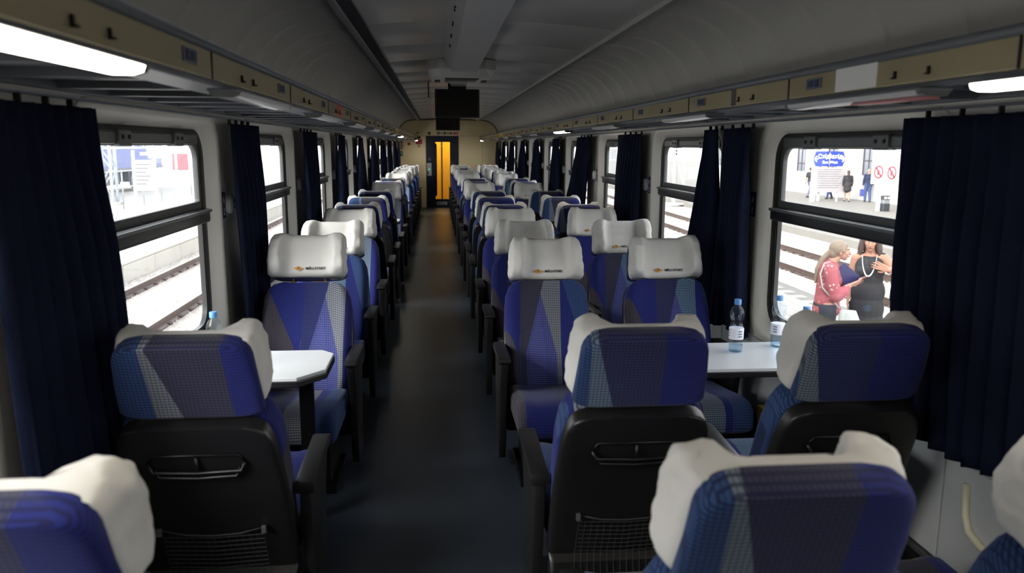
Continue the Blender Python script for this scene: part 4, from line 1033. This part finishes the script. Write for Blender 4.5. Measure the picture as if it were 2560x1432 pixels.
def face(F, l, f_, z, s, par):
    W_ = mat('eye_white', (236, 234, 230), .3); IR = mat('iris', (60, 44, 34), .2); LIP = mat('lips', (140, 66, 66), .5); BR = mat('brow', (92, 66, 52), .8)
    for k in (-1, 1):
        MB().sphere(F(l+k*.030*s, f_+.074*s, z+.003*s), (.011*s, .009*s, .0045*s), 10, 8).build('eye', W_, par, smooth='all'); MB().sphere(F(l+k*.030*s, f_+.0815*s, z+.003*s), (.0048*s, .003*s, .0042*s), 8, 6).build('iris', IR, par, smooth='all')
        MB().tube([F(l+k*.014*s, f_+.092*s, z+.021*s), F(l+k*.032*s, f_+.088*s, z+.027*s), F(l+k*.050*s, f_+.072*s, z+.021*s)], [.0035*s, .004*s, .002*s], 6).build('eyebrow', BR, par)
    MB().tube([F(l-.023*s, f_+.081*s, z-.062*s), F(l-.008*s, f_+.091*s, z-.061*s), F(l, f_+.0915*s, z-.062*s), F(l+.008*s, f_+.091*s, z-.061*s), F(l+.023*s, f_+.081*s, z-.062*s)], [.002*s, .006*s, .0065*s, .006*s, .002*s], 8).build('lips', LIP, par, smooth='all')
def loftF(F, rows, n=28, ex=.85):
    return MB().loft([[F(cl+rl*sup(math.cos(2*math.pi*k/n), ex), cf+rf*sup(math.sin(2*math.pi*k/n), ex), z) for k in range(n)] for z, cl, rl, cf, rf in rows])

# ---------------- woman in black dress, facing the train
GP = -1.0
c = onY(2176, 642, 8.98); oB = Vector((c.x, c.y, GP)); toC = (CAMP-oB)
FB = Frame(oB, (toC.x, toC.y)); FB.l = -FB.l; FB.R = Matrix((FB.l, FB.f, Vector((0, 0, 1)))).transposed()     # l: picture right
FB.l = -FB.l if FB.l.dot(CR) < 0 else FB.l; FB.R = Matrix((FB.l, FB.f, Vector((0, 0, 1)))).transposed()
t = thing('person', 'woman in sleeveless black dress and white bead necklace, one hand on her chest', 'person', oB)
FB.k = .89; F = FB
P = head_prims(F, -.012, .035, 1.555, 1.03) + chain([F(-.005, -.005, 1.47), F(0, -.02, 1.38)], [.055, .062])
P += chain([F(0, -.02, 1.36), F(0, -.01, 1.18), F(0, 0, .98)], [.085, .09, .10]) + chain([F(-.15, -.02, 1.355), F(.15, -.02, 1.365)], [.058, .058])
eR, wR = F(-.225, -.03, 1.085), F(-.235, .06, .87)
P += chain([F(-.175, -.02, 1.345), eR, wR], [.058, .044, .030]) + hand(wR, (F(-.0, .02, -.1)), F(.1, 0, 0), -1, 1.0, .35)
eL, wL = F(.335, .05, 1.165), F(.235, .185, 1.25)
P += chain([F(.178, -.02, 1.355), F(.26, .0, 1.27), eL, wL], [.060, .055, .048, .033]) + hand(wL, F(-.10, .012, .035), F(0, -1, 0), 1, 1.1, .06, .25)
for s_ in (-1, 1): P += chain([F(s_*.09, 0, .92), F(s_*.095, .01, .50), F(s_*.09, -.02, .09), F(s_*.09, -.02, .05)], [.10, .06, .04, .04]) + chain([F(s_*.09, -.04, .045), F(s_*.095, .12, .035)], [.04, .034])
obj('body', union(P, .0055, 4), SKIN2, t)
DRESS = mat('black_dress', (30, 29, 31), .8, var=.15, bump=.2, bscale=20)
obj('dress', union([ell(F, 0, -.005, 1.26, .190, .135, .14), ell(F, 0, .0, 1.12, .185, .140, .16), ell(F, 0, 0, .95, .220, .158, .22), ell(F, 0, 0, .75, .225, .165, .26), ell(F, .0, 0, .58, .235, .17, .22), ('c', F(0, 0, 1.24), F(0, 0, .9), .12, .15), ell(F, 0, .015, 1.22, .13, .13, .12), ell(F, .11, .035, 1.20, .085, .11, .085), ell(F, -.09, .04, 1.20, .085, .11, .085),
     ('c', F(-.145, -.02, 1.365), F(-.09, -.03, 1.385), .052, .045), ('c', F(.150, -.02, 1.375), F(.09, -.03, 1.39), .052, .045)], .009, 5, 'dress'), DRESS, t)
HAIRB = mat('dark_brown_hair', (62, 46, 42), .6, var=.3, scale=40, bump=.3, bscale=70)
hp = [ell(F, -.012, -.03, 1.60, .100, .098, .105), ell(F, -.012, -.055, 1.52, .108, .075, .13)]
for s_ in (-1, 1):
    hp += chain([F(-.012+s_*.072, .030, 1.635), F(-.012+s_*.092, .035, 1.56), F(-.012+s_*.094, .03, 1.48), F(-.012+s_*.115, .03, 1.41)], [.028, .026, .026, .014]) + chain([F(-.012+s_*.085, -.03, 1.58), F(-.012+s_*.108, -.03, 1.47), F(-.012+s_*.135, -.01, 1.40)], [.045, .042, .018]) + chain([F(-.012+s_*.10, .0, 1.55), F(-.012+s_*.125, .01, 1.46), F(-.012+s_*.12, .02, 1.395)], [.03, .028, .012])
hp += chain([F(-.06, .06, 1.655), F(.04, .07, 1.65)], [.026, .026])
obj('hair', union(hp, .008, 3, 'hair'), HAIRB, t)
face(F, -.012, .038, 1.555, 1.03, t)
q = MB()
for k in range(46):
    a = math.pi*(.02+.96*k/45); x = -.01+.088*math.cos(a); z = 1.395-.235*math.sin(a)**1.2
    dep = .055+.115*math.sin(a)**.8
    q.sphere(F(x, dep, z), .0065+.003*math.sin(a), 8, 6)
nk = q.build('necklace', mat('white_beads', (196, 194, 192), .3), t, smooth='all'); nk['kind'] = 'stuff'
br = MB()
for k in range(14):
    a = 2*math.pi*k/14; d_ = (wL-eL).normalized(); u_ = d_.cross(Vector((0, 0, 1))).normalized(); v_ = u_.cross(d_)
    br.sphere(eL+(wL-eL)*.86+(u_*math.cos(a)+v_*math.sin(a))*.038, .007, 6, 5)
b_ = br.build('bracelet', MATS['white_beads'], t, smooth='all'); b_['kind'] = 'stuff'
tb = thing('black_handbag', 'black handbag hanging from the bent elbow of woman in black', 'bag', oB)
MB().loft([[F(.37+rl*math.cos(a*math.pi/8), .0+rf*math.sin(a*math.pi/8), z) for a in range(16)] for z, rl, rf in ((.84, .06, .03), (.86, .10, .05), (1.0, .095, .05), (1.06, .06, .03))]).build('bag_body', mat('bag_black', (40, 40, 42), .5), tb, smooth=True)
MB().tube([F(.31, 0, 1.05), F(.30, .0, 1.14), F(.335, 0, 1.215), F(.40, .0, 1.14), F(.42, 0, 1.05)], .010, 6).build('bag_handle', MATS['bag_black'], tb, smooth='all')

# ---------------- woman in pink blouse looking at a phone
c = onY(2074, 690, 8.6); oA = Vector((c.x, c.y, GP))
FA = Frame(oA, (.93, -.36)); FA.l = Vector((FA.f.y, -FA.f.x, 0)); FA.R = Matrix((FA.l, FA.f, Vector((0, 0, 1)))).transposed()   # l: towards the camera side (her right)
F = FA
t = thing('person', 'fair-haired woman in pink floral blouse holding a red phone', 'person', oA)
hx, hz = .10, 1.50
P = head_prims(F, 0, hx, hz, .98) + chain([F(0, hx-.045, 1.42), F(0, -.005, 1.345)], [.05, .056])
P += chain([F(0, -.01, 1.31), F(0, .0, 1.12), F(0, -.02, .92)], [.08, .08, .10]) + chain([F(-.14, -.01, 1.30), F(.14, -.01, 1.30)], [.055, .055])
eR, wR = F(.195, .04, 1.02), F(.12, .20, 1.125); eL, wL = F(-.19, .06, 1.03), F(-.06, .22, 1.12)
P += chain([F(.165, -.01, 1.29), eR, wR], [.05, .040, .028]) + hand(wR, F(-.02, .1, .045), F(-.5, 0, .6), -1, .95, .55)
P += chain([F(-.165, -.01, 1.29), eL, wL], [.05, .040, .028]) + hand(wL, F(.03, .1, .03), F(.5, 0, .5), 1, .95, .6)
for s_ in (-1, 1): P += chain([F(s_*.08, -.01, .88), F(s_*.085, .0, .48), F(s_*.08, -.03, .09), F(s_*.08, -.03, .05)], [.095, .058, .038, .04]) + chain([F(s_*.08, -.05, .042), F(s_*.085, .10, .032)], [.038, .032])
obj('body', union(P, .0055, 4), SKIN, t)
face(F, 0, hx+.003, hz, .98, t)
def pink():
    m = mat('pink_floral', (146, 72, 78), .8, var=.06); n = m.node_tree.nodes; l = m.node_tree.links; b = n['Principled BSDF']
    v = n.new('ShaderNodeTexVoronoi'); v.inputs['Scale'].default_value = 19; v.inputs['Randomness'].default_value = 1
    tt = n.new('ShaderNodeTexCoord'); l.new(tt.outputs['Object'], v.inputs['Vector'])
    r = n.new('ShaderNodeValToRGB'); r.color_ramp.interpolation = 'CONSTANT'; r.color_ramp.elements[0].color = (1, 1, 1, 1); r.color_ramp.elements[1].position = .24; r.color_ramp.elements[1].color = (0, 0, 0, 1)
    l.new(v.outputs['Distance'], r.inputs[0]); mx = n.new('ShaderNodeMix'); mx.data_type = 'RGBA'
    src = b.inputs['Base Color'].links[0].from_socket; l.new(r.outputs[0], mx.inputs[0]); l.new(src, mx.inputs[6]); mx.inputs[7].default_value = (*lin((176, 148, 144)), 1); l.new(mx.outputs[2], b.inputs['Base Color']); return m
PINK = pink()
bl = [ell(F, 0, -.005, 1.22, .155, .125, .13), ell(F, 0, -.005, 1.08, .150, .125, .16), ell(F, 0, -.015, .92, .165, .140, .14), ell(F, 0, -.01, .83, .175, .160, .11), ('c', F(-.15, -.012, 1.305), F(.15, -.012, 1.305), .078, .078), ('c', F(0, -.005, 1.345), F(0, -.012, 1.28), .068, .11), ('c', F(0, -.01, 1.28), F(0, -.01, .9), .12, .14), ell(F, 0, .07, 1.16, .12, .07, .09)]
bl += chain([F(.165, -.01, 1.29), F(.205, .02, 1.13), F(.20, .06, 1.02)], [.075, .070, .075]) + chain([F(.20, .06, 1.02), F(.165, .13, 1.05), F(.13, .175, 1.10)], [.080, .072, .042])
bl += chain([F(-.165, -.01, 1.29), F(-.2, .06, 1.03), F(-.08, .18, 1.105)], [.075, .072, .042])
obj('blouse', union(bl, .009, 5, 'blouse'), PINK, t)
TR = mat('dark_trousers', (34, 38, 46), .8, var=.15)
tp = [ell(F, 0, -.02, .86, .158, .140, .16)]
for s_ in (-1, 1): tp += chain([F(s_*.08, -.01, .84), F(s_*.085, .0, .48), F(s_*.08, -.03, .10)], [.112, .074, .055])
obj('trousers', union(tp, .01, 4, 'trousers'), TR, t)
HAIRA = mat('ash_blond_hair', (118, 102, 86), .6, var=.25, scale=40, bump=.3, bscale=70)
hp = [ell(F, 0, hx-.032, hz+.030, .088, .100, .098), ell(F, 0, hx-.075, hz-.02, .070, .065, .075)]
hp += chain([F(0, hx-.125, hz-.03), F(0, -.085, 1.40), F(.01, -.135, 1.28), F(.015, -.150, 1.13)], [.035, .034, .032, .014]) + chain([F(.05, hx+.045, hz+.075), F(.082, hx+.02, hz+.0)], [.02, .014]) + chain([F(-.05, hx+.045, hz+.075), F(-.08, hx+.0, hz+.0)], [.02, .014])
obj('hair', union(hp, .008, 3, 'hair'), HAIRA, t)
tf = thing('blue_folder', 'navy blue folder held against the chest of woman in pink', 'folder', oA)
fm = MB().prism(rrect(-.125, .125, -.09, .09, .008), 'y', -.012, .012).mesh('folder_cover', bevel=.003)
Mf = Matrix.Translation(F(.02, .175, 1.225)) @ F.R.to_4x4() @ Matrix.Rotation(math.radians(-72), 4, 'Z') @ Matrix.Rotation(math.radians(-38), 4, 'Y')
obj('folder_cover', xform(fm, Mf), mat('folder_blue', (28, 26, 76), .45), tf)
tp_ = thing('red_phone', 'red mobile phone in the hands of woman in pink', 'phone', oA)
pm = MB().prism(rrect(-.037, .037, -.075, .075, .008), 'z', -.005, .005).mesh('phone_case', bevel=.002)
Mp = Matrix.Translation(F(.035, .315, 1.19)) @ F.R.to_4x4() @ Matrix.Rotation(math.radians(28), 4, 'X')
obj('phone_case', xform(pm, Mp), mat('phone_red', (120, 30, 46), .4), tp_)
sm = MB().prism(rrect(-.033, .033, -.068, .068, .005), 'z', .005, .006).mesh('phone_screen'); obj('phone_screen', xform(sm, Mp), SCREEN, tp_)
tb = thing('white_handbag', 'white bucket handbag at the hip of woman in pink', 'bag', oA); BAGW = mat('bag_white', (160, 164, 160), .5, var=.04)
MB().loft([[F(.20+rl*math.cos(a*math.pi/10), .20+cf+rf*math.sin(a*math.pi/10), z) for a in range(20)] for z, rl, rf, cf in ((.56, .05, .10, .06), (.58, .065, .135, .05), (.72, .06, .12, .02), (.84, .05, .09, .0), (.86, .03, .08, .0))]).build('bag_body', BAGW, tb, bevel=0, smooth=True)
MB().tube([F(.14, .11, .86), F(.20, .03, .97), F(.185, -.085, 1.10), F(.15, -.115, 1.25), F(.115, -.075, 1.365), F(.10, -.01, 1.385)], .009, 6).build('bag_strap', BAGW, tb, smooth='all')
MB().tube([F(.20, .19, .84), F(.215, .21, .76), F(.20, .24, .68), F(.205, .26, .74), F(.20, .25, .80)], .006, 6).build('bag_handle', mat('bag_trim', (120, 128, 130), .5), tb, smooth='all')

# ---------------- people walking on the far platform
def walker(px, py, front, h, label, top, bottom, hair=None, dress=False, z=-1.2, stride=.22, bald=False, sleeve=True):
    p = onZ(px, py, z); k = h/1.70
    t = thing('person', label, 'person', p); F = Frame(p, front)
    G = lambda l, f_, zz: F(l*k, f_*k, zz*k)
    P = head_prims(F, 0, .02*k, 1.58*k, k) + chain([G(0, -.01, 1.49), G(0, -.02, 1.40)], [.055*k, .06*k]) + chain([G(0, -.02, 1.36), G(0, 0, 1.15), G(0, 0, .95)], [.08*k, .08*k, .09*k]) + chain([G(-.16, -.02, 1.38), G(.16, -.02, 1.38)], [.06*k]*2)
    arms = []
    for s_ in (-1, 1):
        sw = s_*stride*.6
        a = [G(s_*.19, -.02, 1.37), G(s_*.24, -sw*.5, 1.10), G(s_*.24, -sw+.06, .88)]; arms.append(a)
        P += chain(a, [.05*k, .042*k, .03*k]) + hand(a[-1], Vector((0, 0, -1))+F.f*.2, -F.l*s_, s_, k, .4)
    legs = []
    for s_ in (-1, 1):
        e = s_*stride
        L_ = [G(s_*.085, 0, .92), G(s_*.09, e*.55+.03, .50), G(s_*.09, e-(.07 if e < 0 else 0), .10)]; legs.append(L_)
        foot = G(s_*.09, e-(.07 if e < 0 else 0), .05)
        P += chain(L_+[foot], [.095*k, .06*k, .042*k, .04*k]) + chain([foot-F.f*.02*k-Vector((0, 0, .012)), foot+F.f*.15*k-Vector((0, 0, .015))], [.036*k, .032*k])
    obj('body', union(P, .011, 3), SKIN, t)
    tpz = [('c', G(0, -.01, 1.36), G(0, 0, .95), .10*k, .135*k), ('c', G(-.07, -.01, 1.3), G(-.06, 0, .95), .10*k, .11*k), ('c', G(.07, -.01, 1.3), G(.06, 0, .95), .10*k, .11*k), ell(F, 0, -.01*k, 1.22*k, .19*k, .13*k, .17*k), ell(F, 0, 0, 1.05*k, .17*k, .13*k, .15*k), ('c', G(-.15, -.02, 1.375), G(.15, -.02, 1.375), .068*k, .068*k)]
    for a in arms: tpz += chain(a if sleeve else [a[0], a[0]+(a[1]-a[0])*.75], [.066*k, .056*k, .044*k] if sleeve else [.064*k, .056*k])
    if dress: tpz += [ell(F, 0, 0, .85*k, .20*k, .17*k, .26*k), ell(F, 0, 0, .66*k, .21*k, .19*k, .18*k)]
    else: tpz += [ell(F, 0, 0, .93*k, .18*k, .14*k, .13*k)]
    obj('top', union(tpz, .014, 3, 'top'), top, t)
    if not dress:
        bp = [ell(F, 0, 0, .90*k, .17*k, .135*k, .12*k)]
        for L_ in legs: bp += chain(L_, [.108*k, .08*k, .062*k])
        obj('trousers', union(bp, .014, 3, 'trousers'), bottom, t)
    sh = mat('dark_shoes', (44, 42, 44), .5)
    for s_ in (-1, 1):
        e = s_*stride; foot = G(s_*.09, e-(.07 if e < 0 else 0), .045)
        MB().loft([[foot+F.f*yy*k+F.l*rr*k*math.cos(a*math.pi/6)+Vector((0, 0, 1))*(rz*k*math.sin(a*math.pi/6)-.004) for a in range(12)] for yy, rr, rz in ((-.08, .02, .02), (-.06, .04, .04), (.02, .046, .044), (.12, .046, .036), (.17, .03, .02))]).build('shoe', sh, t, smooth='all')
    if hair:
        hpz = [ell(F, 0, -.02*k, 1.625*k, .088*k, .10*k, .088*k)]
        if dress: hpz += chain([G(0, -.08, 1.60), G(0, -.11, 1.42), G(.02, -.11, 1.25)], [.075*k, .07*k, .03*k])
        obj('hair', union(hpz, .012, 2, 'hair'), hair, t)
    return t, p, F
BT = mat('black_tshirt', (38, 38, 44), .8); LILAC = mat('lilac_trousers', (104, 104, 124), .8); DG = mat('charcoal_coat', (40, 38, 42), .8); NV = mat('navy_jacket', (26, 36, 66), .8); JEAN = mat('blue_jeans', (52, 68, 104), .8)
HD = mat('dark_hair', (52, 42, 42), .6, bump=.3, bscale=60)
walker(2023, 493, (.9, .45), 1.72, 'man in black t-shirt and pale lilac trousers walking past the station', BT, LILAC, HD, stride=.26, sleeve=False)
walker(2072, 497, (-.9, -.2), 1.68, 'person in blue clothes half hidden behind the notice board', NV, JEAN, HD, stride=.2)
walker(2116, 504, (.35, .94), 1.66, 'woman in dark knee-length dress with long hair walking away', DG, None, HD, dress=True, stride=.16)
t, p, F = walker(2167, 505, (.2, .98), 1.76, 'bald man in navy jacket and blue jeans carrying a bag', NV, JEAN, None, stride=.06)
tb = thing('blue_carrier_bag', 'blue carrier bag held by bald man on the far platform', 'bag', p)
q = F(.27, .05, .80); q2 = F(-.27, .05, .80); q = q if q.x < q2.x else q2
MB().box(q.x-.11, q.x+.11, q.y-.05, q.y+.05, .30, .68).build('bag_body', mat('carrier_blue', (66, 74, 140), .5), tb, bevel=.02)
MB().tube([(q.x-.06, q.y, .68), (q.x, q.y, .84), (q.x+.06, q.y, .68)], .008, 6).build('bag_handle', MATS['carrier_blue'], tb)
